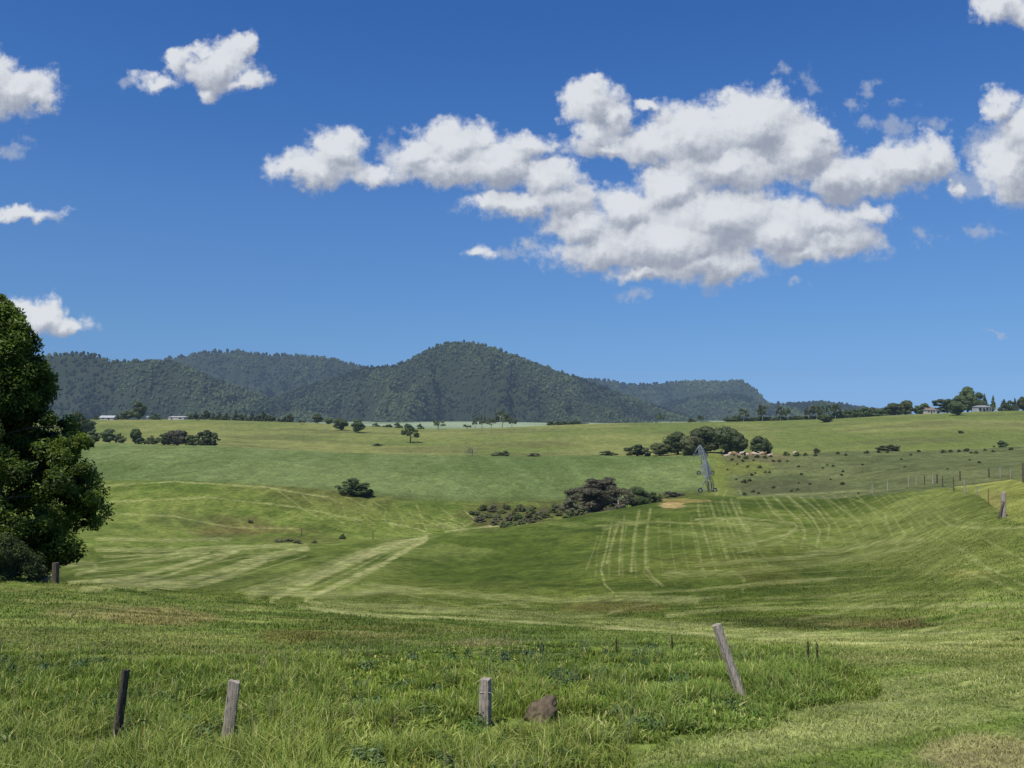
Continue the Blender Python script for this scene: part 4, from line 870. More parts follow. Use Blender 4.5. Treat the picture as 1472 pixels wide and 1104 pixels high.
for i, (u, v) in enumerate(pts): T("gully_shrub", "small dark ragged shrub among the tangled scrub in the gully left of the purple tree", u, v, rnd.uniform(5, 11), rnd.uniform(11, 20), 'bush', ['olive', 'green', 'olive', 'purple'][i % 4], cat="shrub", group="ragged shrubs in the gully", var=i % 3, n=420, size=.055, dmin=203, dmax=262)
T("creek_shrub", "small round dark bush on the creek flat by the thin stake", 492, 775, 8, 10, 'bush', 'dark', cat="bush", dmin=140, dmax=230)
for i, (u, v, w) in enumerate([(402,780,14),(414,779,18),(428,781,14),(452,781,8),(360,752,8)]): T("creek_shrub", "low dark tuft of scrub on the creek flat", u, v, 5, w, 'bush', 'olive', cat="bush", group="low scrub tufts on the creek flat", dmin=140, dmax=230, var=i % 2)
# skyline belt on the right
k = 0
for u in range(1046, 1262, 7):
    b = 606.5 - max(0, u - 1130) * .075; T("belt_shrub", "low dark shrub in the unbroken belt along the right-hand crest", u, b, rnd.uniform(6, 9) + (3 if u > 1195 else 0), 14, 'bush', 'dark' if k % 3 else 'green', D=742, cat="shrub", group="belt of shrubs along the right-hand crest", var=k % 3); k += 1
tall = [(1069,606,23,13,"slim forked gum left of the taller pair above the shrub belt"),(1096,605,28,15,"tall dark gum with a full head above the shrub belt"),(1122,604,25,15,"leaning gum with its crown swept left above the belt"),(1133,603,20,8,"thin pale-stemmed gum beside the leaning one"),(1163,602,22,15,"first of the close gums on the rising belt"),(1174,602,24,13,"narrow gum squeezed between two broader ones on the belt"),(1184,601,25,18,"broadest gum of the close group on the belt"),(1201,600,23,16,"last tall gum before the belt turns into hedge")]
for i, (u, v, h, w, lab) in enumerate(tall): T("gum_tree", lab, u, v, h * .85, w, 'gum', 'dark', D=738, group="tall gums above the crest belt", var=i % 4, n=800, size=.05)
rt = [(1246,599,14,18,'round','dark',"low rounded tree in the hedge before the big dark pair"),(1262,597,10,24,'bush','green',"clipped green hedge piece left of the big dark pair"),(1282,597,18,24,'round','dark',"left one of the big dark pair on the right crest"),(1302,597,22,20,'round','green',"paler green right one of the big dark pair on the crest"),(1292,596,12,14,'bush','dark',"low fill shrub wedged between the big dark pair"),
 (1318,596,13,14,'round','dark',"small tree just left of the grey-roofed cottage"),(1329,594,15,13,'round','green',"rounded tree rising behind the grey-roofed cottage"),(1344,594,8,12,'bush','dark',"low bush on the right of the grey-roofed cottage"),
 (1362,593,20,32,'wide','dark',"sloping wide dark tree at the left of the homestead trees"),(1391,592,36,28,'round','green',"tallest rounded tree of the homestead group"),(1380,592,24,22,'round','dark',"dark tree at the left shoulder of the tallest homestead one"),(1406,591,28,20,'round','dark',"dark crown on the right shoulder of the tallest homestead tree"),(1376,600,24,23,'round','dark',"dense dark tree standing forward of the homestead group on the grass"),
 (1417,590,24,12,'conifer','dark',"narrow dark conifer just beyond the white homestead"),(1427,590,22,9,'conifer','dark',"thinner conifer nearest the white pole"),(1441,590,16,14,'conifer','dark',"pointed dark conifer just right of the white pole"),(1451,590,14,12,'round','dark',"low round tree between the pointed conifers on the right"),(1460,590,18,10,'conifer','dark',"slim conifer second from the photo's right edge"),(1470,590,20,14,'round','dark',"rounded dark tree cut by the photo's right edge")]
for i, (u, v, h, w, kd, lf, lab) in enumerate(rt): T("homestead_tree", lab, u, v, h, w, kd, lf, D=(640 if (u, v) == (1376, 600) else 722), var=i % 5, n=(1500 if h > 19 else None), size=(.036 if h > 19 else None))
# tussocks of the rough paddock
tus = [(1060,668,3),(1068,664,4),(1075,672,4),(1083,663,3),(1092,673,6),(1081,684,4),(1070,694,7),(1077,692,5),(1086,681,3),(1100,680,3),(1106,680,4),(1112,664,4),(1120,664,5),(1132,664,3),(1148,672,4),(1152,683,4),(1148,695,3),(1147,705,4),(1138,707,4),(1164,697,4),(1172,656,5),(1183,674,3),(1189,669,3),(1198,671,4),(1212,679,4),(1210,684,4),(1194,690,3),(1211,697,6),(1234,710,3),(1204,653,5),(1216,655,4),(1240,669,3),(1246,652,6),(1263,651,5),(1276,651,4),(1296,661,3),(1309,655,4),(1321,650,4),(1356,651,6),(1366,650,5),(1379,650,5),(1389,649,6),(1396,652,4),(1403,652,5),(1416,648,4),(1428,650,4),(1394,662,3),(1408,666,4),(1429,643,3),(1453,647,5),(1362,675,3),(1300,672,3),(1056,655,6),(1062,658,4),(1066,652,5),(1052,662,4),(1112,702,5),(1090,710,4),(1070,712,6),(1082,708,5),(1046,676,3),(1058,690,3),(1130,655,8),(1145,656,8),(1158,655,6),(1072,660,6),(1088,658,6),(1100,659,5),(1108,657,4)]
for i, (u, v, w) in enumerate(tus): T("tussock", "small dark tussock dotted over the rough grey-green paddock", u, v, w * .62 + .8, w * 1.25, 'bush', 'dark', cat="tussock", group="dark tussocks dotted over the rough paddock", var=i % 2, n=140, size=.11, dmin=100, dmax=400)
# ------------------------------------------------------------------ timber posts
def woodmat(name, a, b, c, haze=False):
    m, nt = material(name); tc = nt.new('ShaderNodeTexCoord'); p = tc.outputs['Object']
    g = nt.noise(nt.v('MULTIPLY', p, (38, 38, 2.2)), 1, 6, .65); l = nt.noise(p, 16, 5, .7); k = nt.noise(nt.v('MULTIPLY', p, (90, 90, 3)), 1, 3, .6)
    cc = nt.mix(nt.ramp(g, .32, .68), a, b); cc = nt.mix(nt.ramp(k, .58, .68, 0, .8), cc, (.025, .02, .018)); cc = nt.mix(nt.ramp(l, .57, .70, 0, .75), cc, c)
    bs = nt.new('ShaderNodeBsdfPrincipled'); nt.l.new(cc, bs.inputs['Base Color']); bs.inputs['Roughness'].default_value = .92; bs.inputs['Specular IOR Level'].default_value = .1
    bp = nt.new('ShaderNodeBump'); bp.inputs['Strength'].default_value = .9; bp.inputs['Distance'].default_value = .012; nt.l.new(nt.m('ADD', g, nt.m('MULTIPLY', k, .8)), bp.inputs['Height']); nt.l.new(bp.outputs[0], bs.inputs['Normal'])
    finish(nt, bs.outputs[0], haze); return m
WOOD = woodmat("weathered split wood", (.50, .43, .34), (.24, .195, .15), (.56, .54, .42))
WOOD_D = woodmat("dark weathered wood", (.16, .13, .10), (.05, .04, .032), (.30, .28, .21))
WIRE = simple("galvanised wire", (.30, .30, .29), .5, .8)

def split_post(name, label, base, top, wx, wy, mat, yaw=0., seed=1, cat="fence post", slant=.0, notch=False, group=None):
    """split hardwood post from base to top (world points), section wx by wy, worn edges, sawn slanting head"""
    rng = np.random.default_rng(seed); base = np.array(base, float); top = np.array(top, float); ax = top - base; Ln = np.linalg.norm(ax); ax /= Ln
    side = np.array([cos(yaw), sin(yaw), 0]); side -= ax * (side @ ax); side /= np.linalg.norm(side); fr = np.cross(ax, side)
    sec = [(-.5,-.32),(-.40,-.5),(-.1,-.53),(.28,-.48),(.46,-.5),(.5,-.30),(.46,.05),(.5,.38),(.36,.5),(-.05,.46),(-.38,.5),(-.5,.34),(-.46,0)]
    nR = 16; V = []; n = len(sec)
    jig = rng.normal(0, .035, (n, 2))
    for i in range(nR + 1):
        t = i / nR; c = base - ax * .45 + ax * (Ln + .45) * t - base; w = 1 + .10 * (1 - t) + .03 * sin(t * 9 + seed)
        jj = jig + rng.normal(0, .014, (n, 2))
        for (a, b), (ja, jb) in zip(sec, jj):
            up = (slant * a * wx) if i == nR else 0; up += rng.normal(0, .006) if i == nR else 0
            V.append(c + side * (a + ja) * wx * w + fr * (b + jb) * wy * w + ax * up)
    f = [[(i*n+k, i*n+(k+1) % n, (i+1)*n+(k+1) % n, (i+1)*n+k) for k in range(n)] for i in range(nR)]; f = [q for r in f for q in r]
    ctr = len(V); V.append(top - base - ax * .008 ); f += [(nR*n+k, nR*n+(k+1) % n, ctr) for k in range(n)]
    me = bpy.data.meshes.new(name); me.from_pydata([tuple(p) for p in V], [], f); me.update(); me.materials.append(mat)
    if notch: root = empty(name, base); o = mobj("stem", me, root); tag(root, label, cat, group)
    else: o = mobj(name, me, None, base); tag(o, label, cat, group); root = o
    return root

def post_between(name, label, ub, vb, ut, vt, wpx, mat, D=None, dpx=None, back=0.0, **kw):
    """the foot is met on the ground along its sight line, the head at the same depth plus a lean"""
    x, y, z = hit(ub, vb, 8, 120) if D is None else at(ub, D)
    s, t = st(ut, vt); yt = y + back; w = wpx * y / F
    return split_post(name, label, (x, y, z), (s * yt, yt, t * yt), w, (dpx or wpx) * y / F, mat, **kw)
post_between("fence_post", "dark leaning old post with a pale lit left edge in long grass", 167, 1068, 181, 963, 5.5, WOOD_D, dpx=11, yaw=-.5, seed=3, slant=.05)  # dark wood colour stands in for shade on the right face
post_between("fence_post", "grey weathered post leaning slightly right with a rough split face", 327, 1066, 337, 979, 15, WOOD, dpx=11, yaw=.12, seed=5, slant=-.1)
p = post_between("fence_post", "short upright pale post with a notched head beside the brown rock", 698, 1046, 698, 976, 13, WOOD, dpx=16, yaw=-.35, seed=8, slant=0, notch=True)
mb = MB(); w_ = 13 * p.location.y / F; hz_ = st(698, 990)[1] * p.location.y - p.location.z; mb.box(-w_*.34, w_*.36, -w_*.60, -w_*.47, hz_ - .012, hz_ + .075); mb.build("wood_block", WOOD, p)
mb = MB(); mb.tube([(-w_*.62, -w_*.62, hz_-.03), (w_*.62, -w_*.64, hz_-.028), (w_*.8, 0, hz_-.02), (w_*.62, w_*.66, hz_-.03), (-w_*.62, w_*.66, hz_-.03), (-w_*.62, -w_*.62, hz_-.03)], .0035, 5); mb.build("wire_tie", WIRE, p)
post_between("fence_post", "long grey post leaning steeply left out of the tall grass", 1066, 1004, 1030, 898, 9.5, WOOD, dpx=11, back=.12, yaw=.5, seed=12, slant=.12)

# post and rail end at the left brow
x, y, z = at(84, 53.0); root = empty("corner_post", (x, y, z)); tag(root, "short stout post with a slanting rail on the brow beside the tall tree", "fence post"); k = y / F
s, t = st(84, 809); h = t * y - z; mb = MB(); mb.tube([(0, 0, -.4), (.01, 0, h * .5), (0, 0, h)], [5.0*k, 4.8*k, 4.6*k], 10); mb.build("post", WOOD_D, root)
mb = MB(); mb.tube([(-.1, 0, h * .45), (-.55, .15, h * .18), (-1.0, .3, .02)], [1.9*k, 1.9*k, 1.8*k], 7); mb.build("rail", WOOD, root)
# thin stakes on the creek flat
for u, v, h, lab in [(433, 771, 10, "thin grey stake on the creek flat left of the round bush"), (536, 775, 11, "thin stake on the creek flat right of the round bush")]:
    x, y, z = hit(u, v, 140, 240); mb = MB(); mb.tube([(0, 0, -.2), (.01, 0, h*y/F*.5), (.03, 0, h * y / F)], [.09, .085, .08], 6); tag(mb.build("stake", WOOD_D, None, (x, y, z)), lab, "stake")

# strainer assembly at the right
x, y, z = hit(1443, 744, 30, 110); root = empty("strainer_post", (x, y, z)); tag(root, "stout grey strainer post with a slanting brace at the right fence corner", "fence post"); k = y / F
h = st(1443, 707)[1] * y - z; mb = MB(); mb.tube([(0, 0, -.4), (0, 0, h * .5), (.02, 0, h * .96), (.02, 0, h)], [3.6*k, 3.4*k, 3.2*k, 2.9*k], 10); mb.build("post", WOOD, root)
mb = MB(); mb.tube([(-.02, -.1, h * .60), (-.28, -.14, h * .28), (-.5, -.2, -.05)], [1.7*k, 1.7*k, 1.6*k], 7); mb.build("brace", WOOD_D, root)
mb = MB(); mb.tube([(.16*cos(a), .16*sin(a), h*.62) for a in np.linspace(0, 6.28, 9)], .03, 5); mb.build("wire_tie", WOOD_D, root)
SX = (x, y, z, h)

def wire_fence(label, posts, mats, endpoint=None, tall=1.15):
    """posts: (u, foot row, head row, width px, material index, depth)"""
    pts = []
    for u, vb, vt, w, mi, D in posts:
        x, y, z = hit(u, vb, 25, 190); s, t = st(u, vt); pts.append((x, y, z, min(max(t * y - z, .6), 2.0), max(w * .55 * y / F, .04), mi))
    o = pts[0]; root = empty("wire_fence", (o[0], o[1], o[2])); tag(root, label, "fence")
    for (x, y, z, h, w, mi) in pts:
        mb = MB(); lx = random.uniform(-.03, .03); b = (x - o[0], y - o[1], z - o[2]); mb.tube([(b[0], b[1], b[2] - .3), (b[0] + lx * .5, b[1], b[2] + h * .5), (b[0] + lx, b[1], b[2] + h)], [w * .55, w * .5, w * .46], 7 if mi < 2 else 5); mb.build("post", mats[mi], root)
    line = pts + ([endpoint] if endpoint else [])
    for fr in (.30, .55, .78, .95):
        mb = MB(); pp = []
        for a, b in zip(line[:-1], line[1:]):
            for q in (0, .5): 
                hh = (a[3] * (1 - q) + b[3] * q) * fr; pp.append((a[0] + (b[0]-a[0]) * q - o[0], a[1] + (b[1]-a[1]) * q - o[1], a[2] + (b[2]-a[2]) * q + hh - (.03 if q else 0) - o[2]))
        b = line[-1]; pp.append((b[0]-o[0], b[1]-o[1], b[2] + b[3] * fr - o[2])); mb.tube(pp, .006, 4); mb.build("wire", WIRE, root)
STEEL = simple("dark steel picket", (.10, .085, .08), .7, .2); RUST = simple("rusty steel picket", (.28, .12, .07), .8, .1)
fa = [(1254,702,689,2.6,0,118),(1276,698,676,3,0,110),(1306,695,675,3,0,100),(1317,694,681,2.4,0,95),(1329,694,677,2.6,1,90),(1341,695,672,4,0,84),(1355,700,682,2.6,1,78),(1371,706,686,2.6,1,70),(1387,709,690,4,0,63),(1404,713,698,2.4,0,58),(1421,726,703,2.2,3,52)]
wire_fence("wire fence of thin grey posts running from the strainer post down the slope", fa, [WOOD, WOOD_D, STEEL, RUST], (SX[0], SX[1], SX[2], SX[3], .2, 0))
fb = [(1347,683,672,4,1,92),(1380,682,664,4,1,88),(1421.6,684,660,3.6,1,80),(1438,686,664,2.8,0,76),(1453,687,666,2.8,0,73),(1471,694,665,4,1,68),(1500,700,664,4,1,62)]
wire_fence("dark-posted wire fence behind the yellow-green grass corner on the right", fb, [WOOD, WOOD_D, STEEL, RUST])
# tank stand / white marker posts on the skyline
WHITE = simple("white paint", (.50, .50, .48), .6, nscale=.5, namp=.15); CREAM = simple("cream weatherboard", (.55, .52, .45), .8, nscale=.7); TIN = simple("grey roofing iron", (.42, .42, .42), .5, .3, nscale=.6); GLASS = simple("dark window glass", (.03, .035, .04), .15); TERRA = simple("brown tiled roof", (.26, .20, .17), .8, nscale=2)
def tank_stand(u, v, D, hpx):
    x, y, z = at(u, D); h = st(u, v - hpx)[1] * y - z; root = empty("tank_stand", (x, y, z)); tag(root, "small white water tank on a pole stand between the farm sheds", "water tank")
    for a, b in ((-1, -1), (1, -1), (1, 1), (-1, 1)): mb = MB(); mb.tube([(a*.8, b*.8, -.2), (a*.7, b*.7, h*.62)], .14, 6); mb.build("leg", WHITE, root)
    mb = MB(); mb.tube([(0, 0, h*.62), (0, 0, h*.62+.01), (0, 0, h*.94), (0, 0, h)], [1.3, 1.45, 1.45, .5], 14); mb.build("tank", WHITE, root, None, False)
tank_stand(213, 605, 738, 7)

def house(name, label, cat, u, v, D, wpx, wall_px, roof_px, wallm, roofm, style='gable', depth=7, yaw=0., windows=(), door=None, verandah=False):
    x, y, z = at(u, D); k = y / F; W = wpx * k; t0 = st(u, v - wall_px)[1] * y - z; hw = max(t0, 2.0); hr = roof_px * k
    root = empty(name, (x, y, z), yaw); tag(root, label, cat); w = W / 2; d = depth / 2
    mb = MB(); mb.box(-w, w, -d, d, -1.0, hw)
    if style == 'gable':
        n = len(mb.v); mb.v += [(-w, -d, hw+.003), (-w, d, hw+.003), (-w, 0, hw + hr*.96), (w, -d, hw+.003), (w, d, hw+.003), (w, 0, hw + hr*.96)]; mb.f += [(n, n+2, n+1), (n+3, n+4, n+5)]
    wall = mb.build("wall", wallm, root); mb = MB(); e = .45
    if style == 'skillion': mb.quadbox((-w-e, -d-e, hw+.02), (w+e, -d-e, hw+.02), (w+e, d+e, hw+hr), (-w-e, d+e, hw+hr), (-w-e, -d-e, hw+.2), (w+e, -d-e, hw+.2), (w+e, d+e, hw+hr+.18), (-w-e, d+e, hw+hr+.18))
    elif style == 'gable':
        for sg in (-1, 1): mb.quadbox((-w-e, sg*(d+e), hw-.25), (w+e, sg*(d+e), hw-.25), (w+e, 0, hw+hr), (-w-e, 0, hw+hr), (-w-e, sg*(d+e), hw-.1), (w+e, sg*(d+e), hw-.1), (w+e, 0, hw+hr+.16), (-w-e, 0, hw+hr+.16))
    else:
        n = len(mb.v); mb.v += [(-w-e,-d-e,hw), (w+e,-d-e,hw), (w+e,d+e,hw), (-w-e,d+e,hw), (-w*.5,0,hw+hr), (w*.5,0,hw+hr)]; mb.f += [(n,n+1,n+5,n+4),(n+1,n+2,n+5),(n+2,n+3,n+4,n+5),(n+3,n,n+4),(n+3,n+2,n+1,n)]
    mb.build("roof", roofm, root)
    for cx_, ww, z0, z1 in windows:
        mb = MB(); mb.box(cx_*w-ww/2-.08, cx_*w+ww/2+.08, -d-.05, -d-.01, hw*z0-.08, hw*z1+.08); fr = mb.build("window", WHITE, root); mb = MB(); mb.box(cx_*w-ww/2, cx_*w+ww/2, -d-.08, -d-.053, hw*z0, hw*z1); mb.build("pane", GLASS, fr)
    if door: mb = MB(); mb.box(door*w-door_w/2, door*w+door_w/2, -d-.05, -d-.01, 0, min(hw*.85, 2.4)); mb.build("door", WOOD_D, root)
    if verandah:
        for q in (-.95, -.5, 0, .5, .95): mb = MB(); mb.box(q*w-.08, q*w+.08, -d-1.9, -d-1.74, -.5, hw-.3); mb.build("verandah_post", WHITE, root)
        mb = MB(); mb.quadbox((-w,-d-2.1,hw-.3),(w,-d-2.1,hw-.3),(w,-d-.02,hw-.02),(-w,-d-.02,hw-.02),(-w,-d-2.1,hw-.2),(w,-d-2.1,hw-.2),(w,-d-.02,hw+.1),(-w,-d-.02,hw+.1)); mb.build("verandah_roof", TIN, root)
    return root
door_w = 1.2
house("farm_shed", "long low shed with pale iron roof beside the dark trees at left", "shed", 156, 606, 735, 19, 4.5, 2.5, CREAM, WHITE, 'gable', 9, .1, [(-.5, 1.4, .4, .75)], .3)
house("farm_shed", "white open-fronted shed with pale flat roof on the left crest", "shed", 256, 607, 742, 23, 5.5, 1.2, WHITE, CREAM, 'skillion', 8, -.08, [(.55, 2.2, .3, .7)], -.55)
house("cottage", "small cottage with brownish hipped roof among trees on the right crest", "house", 1334, 594, 722, 17, 4.5, 5.5, CREAM, TERRA, 'hip', 9, .15, [(-.45, 1.3, .4, .8), (.5, 1.3, .4, .8)], .05)
house("homestead", "white homestead with verandah under the tallest trees on the right crest", "house", 1411, 589, 704, 19, 4.2, 2.2, WHITE, TIN, 'hip', 8, 0, [(-.6, 1.5, .3, .8), (.55, 1.5, .3, .8)], .05, True)
x, y, z = at(1432.5, 706); hgt = st(1432, 580)[1] * y - z; root = empty("utility_pole", (x, y, z)); tag(root, "short white pole standing between the conifers on the right crest", "pole"); mb = MB(); mb.tube([(0, 0, -.3), (0, 0, hgt)], [.5, .42], 8); mb.build("pole", WHITE, root); mb = MB(); mb.box(-.7, .7, -.1, .1, hgt - .5, hgt - .25); mb.build("crossarm", WHITE, root)

# ------------------------------------------------------------------ irrigator seen end-on
GALV = simple("galvanised steel", (.30, .32, .34), .45, .5, nscale=2, namp=.2); RUB = simple("black tyre rubber", (.02, .02, .02), .9)
def irrigator():
    T3 = [at(1016.5, 252), at(1013.5, 300), at(1006, 352)]; tops = []
    o = T3[0]; root = empty("lateral_irrigator", o); tag(root, "lattice steel travelling irrigator on wheeled towers, seen end-on in the paddock", "irrigator")
    rel = lambda p: (p[0]-o[0], p[1]-o[1], p[2]-o[2])
    hw = [2.1, 2.3, 2.5]
    for (x, y, z), w in zip(T3, hw):
        x, y, z = rel((x, y, z)); hh = 4.4; tops.append((x, y, z + hh))
        for sg in (-1, 1):
            mb = MB(); mb.tube([(x + sg*w, y, z + .75), (x + sg*.25, y - .3, z + hh)], .09, 6); mb.tube([(x + sg*w, y, z + .75), (x + sg*.25, y + .5, z + hh)], .07, 6); mb.tube([(x + sg*w*.6, y, z + 2.2), (x, y + .1, z + hh*.98)], .05, 5); mb.build("leg", GALV, root)
            wx = x + sg * w; mb = MB(); R = .55
            mb.tube([(wx + R*cos(a), y - .0, z + R*.92 + R*sin(a)) for a in np.linspace(0, 2*pi, 17)], .15, 8, False); ty = mb.build("wheel", RUB, root, None, True); mb = MB(); mb.tube([(wx, y - .13, z + R*.92), (wx, y + .13, z + R*.92)], .3, 12); mb.build("rim", GALV, ty)
        mb = MB(); mb.tube([(x - w, y, z + .75), (x + w, y, z + .75)], .10, 6); mb.tube([(x - w*.55, y, z + 2.3), (x + w*.55, y, z + 2.3)], .06, 5); mb.build("axle_beam", GALV, root)
    ends = tops
    for a, b in zip(ends[:-1], ends[1:]):
        a = np.array(a); b = np.array(b); N_ = 11; arch = [a + (b - a) * i / N_ + np.array([0, 0, (.7 if np.linalg.norm(b-a) > 30 else .3) * sin(pi * i / N_)]) for i in range(N_ + 1)]
        mb = MB(); mb.tube(arch, .13, 8); mb.build("water_pipe", GALV, root)
        for sg in (-1, 1):
            low = [arch[i] + np.array([sg*1.15*sin(pi*i/N_)**.5 if 0 < i < N_ else 0, 0, -1.75 * (sin(pi * i / N_) ** .6 if 0 < i < N_ else 0)]) for i in range(N_ + 1)]
            mb = MB(); mb.tube(low, .08, 4)
            for i in range(1, N_): mb.tube([arch[i], low[i]], .07, 4); mb.tube([arch[i], low[i+1]], .06, 4)
            mb.build("truss", GALV, root)
        for i in range(1, N_, 2): mb = MB(); mb.tube([arch[i], arch[i] + np.array([.05, 0, -3.0])], .035, 4); mb.build("drop_hose", RUB, root)
    x, y, z = rel(T3[0]); mb = MB(); mb.box(x - .22, x + .22, y - 1.0, y - .6, z - .5, z + 3.1); mb.build("control_box", WOOD_D, root)
irrigator()

# ------------------------------------------------------------------ cattle
def cow_mesh(name, mat, grazing=True, lying=False):
    me = bpy.data.meshes.new(name)
    v = []; e = []; r = []
    def a(p, rad, par=None): v.append(p); r.append(rad); (e.append((par, len(v)-1)) if par is not None else None); return len(v)-1
    zb = .55 if lying else 1.05
    pel = a((-.62, 0, zb + .05), (.27, .30)); mid = a((-.1, 0, zb - .06), (.33, .36), pel); ch = a((.42, 0, zb), (.27, .33), mid); wi = a((.62, 0, zb + .14), (.20, .24), ch)
    if grazing: n1 = a((.92, 0, zb - .12), (.13, .16), wi); h = a((1.12, 0, zb - .50), (.12, .12), n1); a((1.22, 0, zb - .80), (.075, .08), h)
    else: n1 = a((.90, 0, zb + .34), (.13, .16), wi); h = a((1.12, .05, zb + .44), (.12, .12), n1); a((1.42, .08, zb + .32), (.075, .08), h)
    for sg in (-1, 1): a((v[h][0] - .06, sg * .22, v[h][2] + .06), (.035, .05), h)
    t = a((-.92, 0, zb + .05), (.04, .04), pel); a((-.98, 0, zb - .5), (.03, .03), t)
    for sg in (-1, 1):
        if lying:
            k = a((.55, sg * .26, .22), (.10, .12), ch); a((.90, sg * .25, .12), (.06, .06), k); k = a((-.45, sg * .32, .24), (.14, .16), pel); a((-.05, sg * .42, .10), (.06, .06), k)
        else:
            k = a((.48, sg * .17, .70), (.11, .13), ch); k = a((.47, sg * .17, .40), (.06, .07), k); a((.48, sg * .17, .02), (.05, .055), k)
            k = a((-.60, sg * .18, .78), (.14, .17), pel); k = a((-.74, sg * .18, .46), (.065, .08), k); a((-.66, sg * .18, .02), (.05, .055), k)
    me.from_pydata(v, e, []); o = bpy.data.objects.new(name, me); COL.objects.link(o); sk = o.modifiers.new("skin", 'SKIN'); o.modifiers.new("sub", 'SUBSURF').levels = 1
    if not me.skin_vertices: me.attributes  # layer is made by the modifier below
    bm = None
    import bmesh
    bm = bmesh.new(); bm.from_mesh(me); lay = bm.verts.layers.skin.verify(); bm.verts.ensure_lookup_table()
    for i, q in enumerate(bm.verts): q[lay].radius = r[i]; q[lay].use_root = (i == 0)
    bm.to_mesh(me); bm.free()
    dg = bpy.context.evaluated_depsgraph_get(); out = bpy.data.meshes.new_from_object(o.evaluated_get(dg)); bpy.data.objects.remove(o); out.name = name
    out.materials.clear(); out.materials.append(mat); out.polygons.foreach_set("use_smooth", [True] * len(out.polygons)); return out
CRM = simple("cream cattle hide", (.62, .50, .36), .8, nscale=2, namp=.12); TANH = simple("tan cattle hide", (.36, .20, .10), .8, nscale=2); BLK = simple("dark cattle hide", (.03, .022, .018), .8)
cows = {('c', 0): cow_mesh("cow_body", CRM, True), ('c', 1): cow_mesh("cow_body", CRM, False), ('c', 2): cow_mesh("cow_body", CRM, False, True), ('t', 1): cow_mesh("cow_body", TANH, False), ('b', 0): cow_mesh("cow_body", BLK, True), ('b', 1): cow_mesh("cow_body", BLK, False)}
herd = [(1044,654,'c',2,0),(1050,655,'c',0,.3),(1056,652,'t',1,2.9),(1060,655,'c',2,3.3),(1066,654,'c',1,.2),(1070,655,'b',0,1.2),(1075,654,'c',2,3.0),(1080,653,'t',1,.4),(1084,655,'c',0,2.8),(1089,654,'c',2,.1),(1094,654,'c',1,3.4),(1098,655,'t',1,.6),(1106,654,'c',2,.0),(1142,651,'c',0,.5),(1038,656,'b',1,1.8)]
for i, (u, v, c, pose, rz) in enumerate(herd):
    x, y, z = at(u, 352 + (i * 7) % 11); lab = {'c': "cream cow in the resting herd beside the dark grove", 't': "tan-brown cow among the cream herd beside the grove", 'b': "black beast among the pale herd beside the grove"}[c]
    if u == 1142: lab = "cream cow grazing alone well right of the herd"
    o = mobj("cow", cows[(c, pose)], None, (x, y, z)); o.rotation_euler = (0, 0, rz); o.scale = (1.25, 1.25, 1.25); tag(o, lab, "cow", None if u == 1142 else "cattle resting by the dark grove")
for i, (u, D, pose, rz, lab) in enumerate([(284, 700, 0, 0, "larger dark cow of the two grazing below the left crest"), (293, 712, 1, 2.9, "dark cow close behind the larger one below the left crest"), (312, 720, 0, .3, "dark cow grazing apart below the left crest, farther right")]):
    x, y, z = at(u, D); o = mobj("cow", cows[('b', pose)], None, (x, y, z)); o.rotation_euler = (0, 0, rz); o.scale = (1.5, 1.5, 1.5); tag(o, lab, "cow")

# ------------------------------------------------------------------ brown half-buried rock and dock stalks
def rock(u, v, wpx, hpx):
    x, y, z = hit(u, v, 8, 40); k = y / F; rng = np.random.default_rng(4); import bmesh
    bm = bmesh.new(); bmesh.ops.create_icosphere(bm, subdivisions=4, radius=1)
    for q in bm.verts:
        p = q.co; n = float(fbm(p.x * 1.3 + 5, p.y * 1.3 + p.z * 1.1, 4, 8)) - .5; m2 = float(fbm(p.x * 4 + 5, p.z * 4 + p.y * 2, 3, 18)) - .5
        q.co = p * (1 + n * .8 + m2 * .4)
        q.co.x *= wpx * k * .5; q.co.y *= wpx * k * .45; q.co.z *= hpx * k * .62; q.co.z += q.co.x * .38
    me = bpy.data.meshes.new("rock"); bm.to_mesh(me); bm.free(); me.materials.append(simple("brown mossy stone", (.18, .135, .085), .95, nscale=9, col2=(.07, .058, .036), haze=False)); me.polygons.foreach_set("use_smooth", [True] * len(me.polygons))
    tag(mobj("rock", me, None, (x, y, z + hpx * k * .42)), "brown half-buried rock in the grass right of the notched post", "rock")
rock(779, 1038, 46, 32)
DOCK = simple("brown seed head", (.13, .075, .05), .9, haze=False); STALK = simple("green stalk", (.09, .12, .04), .8, haze=False)
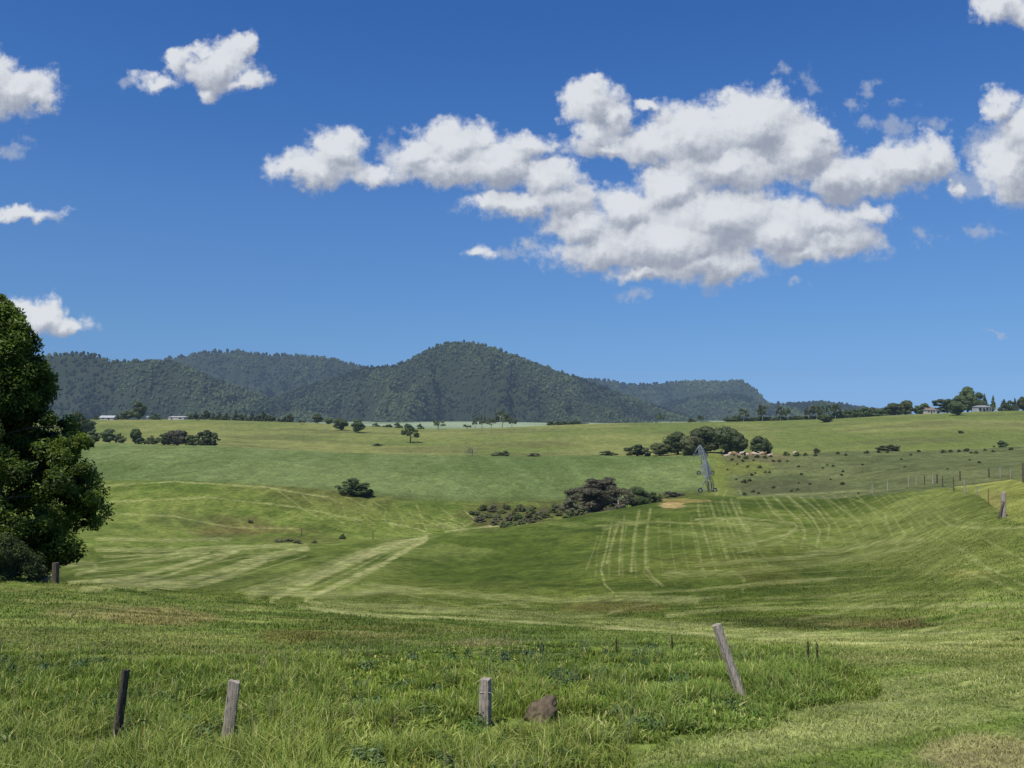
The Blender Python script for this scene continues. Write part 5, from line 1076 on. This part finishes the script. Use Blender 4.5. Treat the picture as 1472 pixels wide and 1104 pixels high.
def stalk(u, vb, vt, lab, seed):
    x, y, z = hit(u, vb, 12, 40); h = max((vb - vt) * y / F, .5); root = empty("dock_plant", (x, y, z)); tag(root, lab, "plant", "dry dock stalks at the edge of the long grass"); rng = np.random.default_rng(seed)
    mb = MB(); mb.tube([(0, 0, -.1), (.01, 0, h*.5), (.03, 0, h)], [.008, .006, .004], 5)
    for i in range(4): a = rng.uniform(0, 6.28); z0 = h * rng.uniform(.35, .6); mb.tube([(0, 0, z0), (.05*cos(a), .05*sin(a), z0 + h*.25)], .005, 4)
    mb.build("stalk", STALK, root); V = []; P = rng.normal(size=(260, 3)) * np.array([.012, .012, 0]); P[:, 2] = rng.uniform(h*.45, h*1.02, 260); P[:, :2] *= (1.3 - P[:, 2:3] / h * .7)
    V, Fc = leaf_cards(P, rng.normal(size=(260, 3)), .011, rng); mobj("seed_head", mesh_np("seed_head", V, Fc, DOCK), root)
stalk(1162, 962, 924, "taller dry brown dock stalk beyond the leaning post", 1); stalk(1175, 962, 927, "shorter dry brown dock stalk beyond the leaning post", 2)
stalk(966, 948, 915, "dark reddish dock stalk at the back of the tall grass left of the leaning post", 3); stalk(886, 950, 926, "small reddish dock stalk far behind the notched post", 4)
def weeds():
    rng = np.random.default_rng(77); VV = []; CC = []; F4 = []; F3 = []; b = 0
    n = 900; D = np.sqrt(rng.uniform(9 ** 2, 23 ** 2, n)); X = rng.uniform(-.6, .42, n) * D; Z = terr(X, D); u, v = proj(X, D, Z)
    k = poly_mask(u + 20, v + 6, VERGE_R) & poly_mask(u, v - 12, VERGE_R) & ((fbm(X / 1.8, D / 1.8, 3, 300) > .52) | ((u > 500) & (u < 1000) & (rng.random(n) < .35))); X, D, Z = X[k], D[k], Z[k]
    for x, y, z in zip(X, D, Z):
        m = rng.integers(25, 70); r = rng.uniform(.08, .24); hh = rng.uniform(.10, .34); a = rng.uniform(0, 6.28, m); q = r * rng.random(m) ** .6
        P = np.stack([x + np.cos(a) * q, y + np.sin(a) * q, z + hh * rng.uniform(.25, 1.0, m) * (1 - q / r * .35)], -1)
        V, Fc = leaf_cards(P, np.stack([np.cos(a) * .5, np.sin(a) * .5, np.full(m, .9)], -1), rng.uniform(.022, .05), rng, .45, .25)
        c = [(.06, .12, .025), (.11, .19, .035), (.09, .15, .06), (.15, .21, .07)][rng.integers(0, 4)]; C = np.array(c) * rng.uniform(.6, 1.4, (m, 1)); VV.append(V); CC.append(np.repeat(C, 6, 0)); F4 += [Fc[0] + b, Fc[1] + b]; F3.append(Fc[2] + b); b += len(V)
    me = mesh_np("weeds", np.vstack(VV), [np.vstack(F4), np.vstack(F3)], bpy.data.materials["grass blades"], False, {'blade_col': np.vstack(CC)})
    tag(mobj("weeds", me), "broadleaf weeds growing through the long roadside grass", kind='stuff')
weeds()
print("SCRIPT DONE", len(bpy.data.objects))
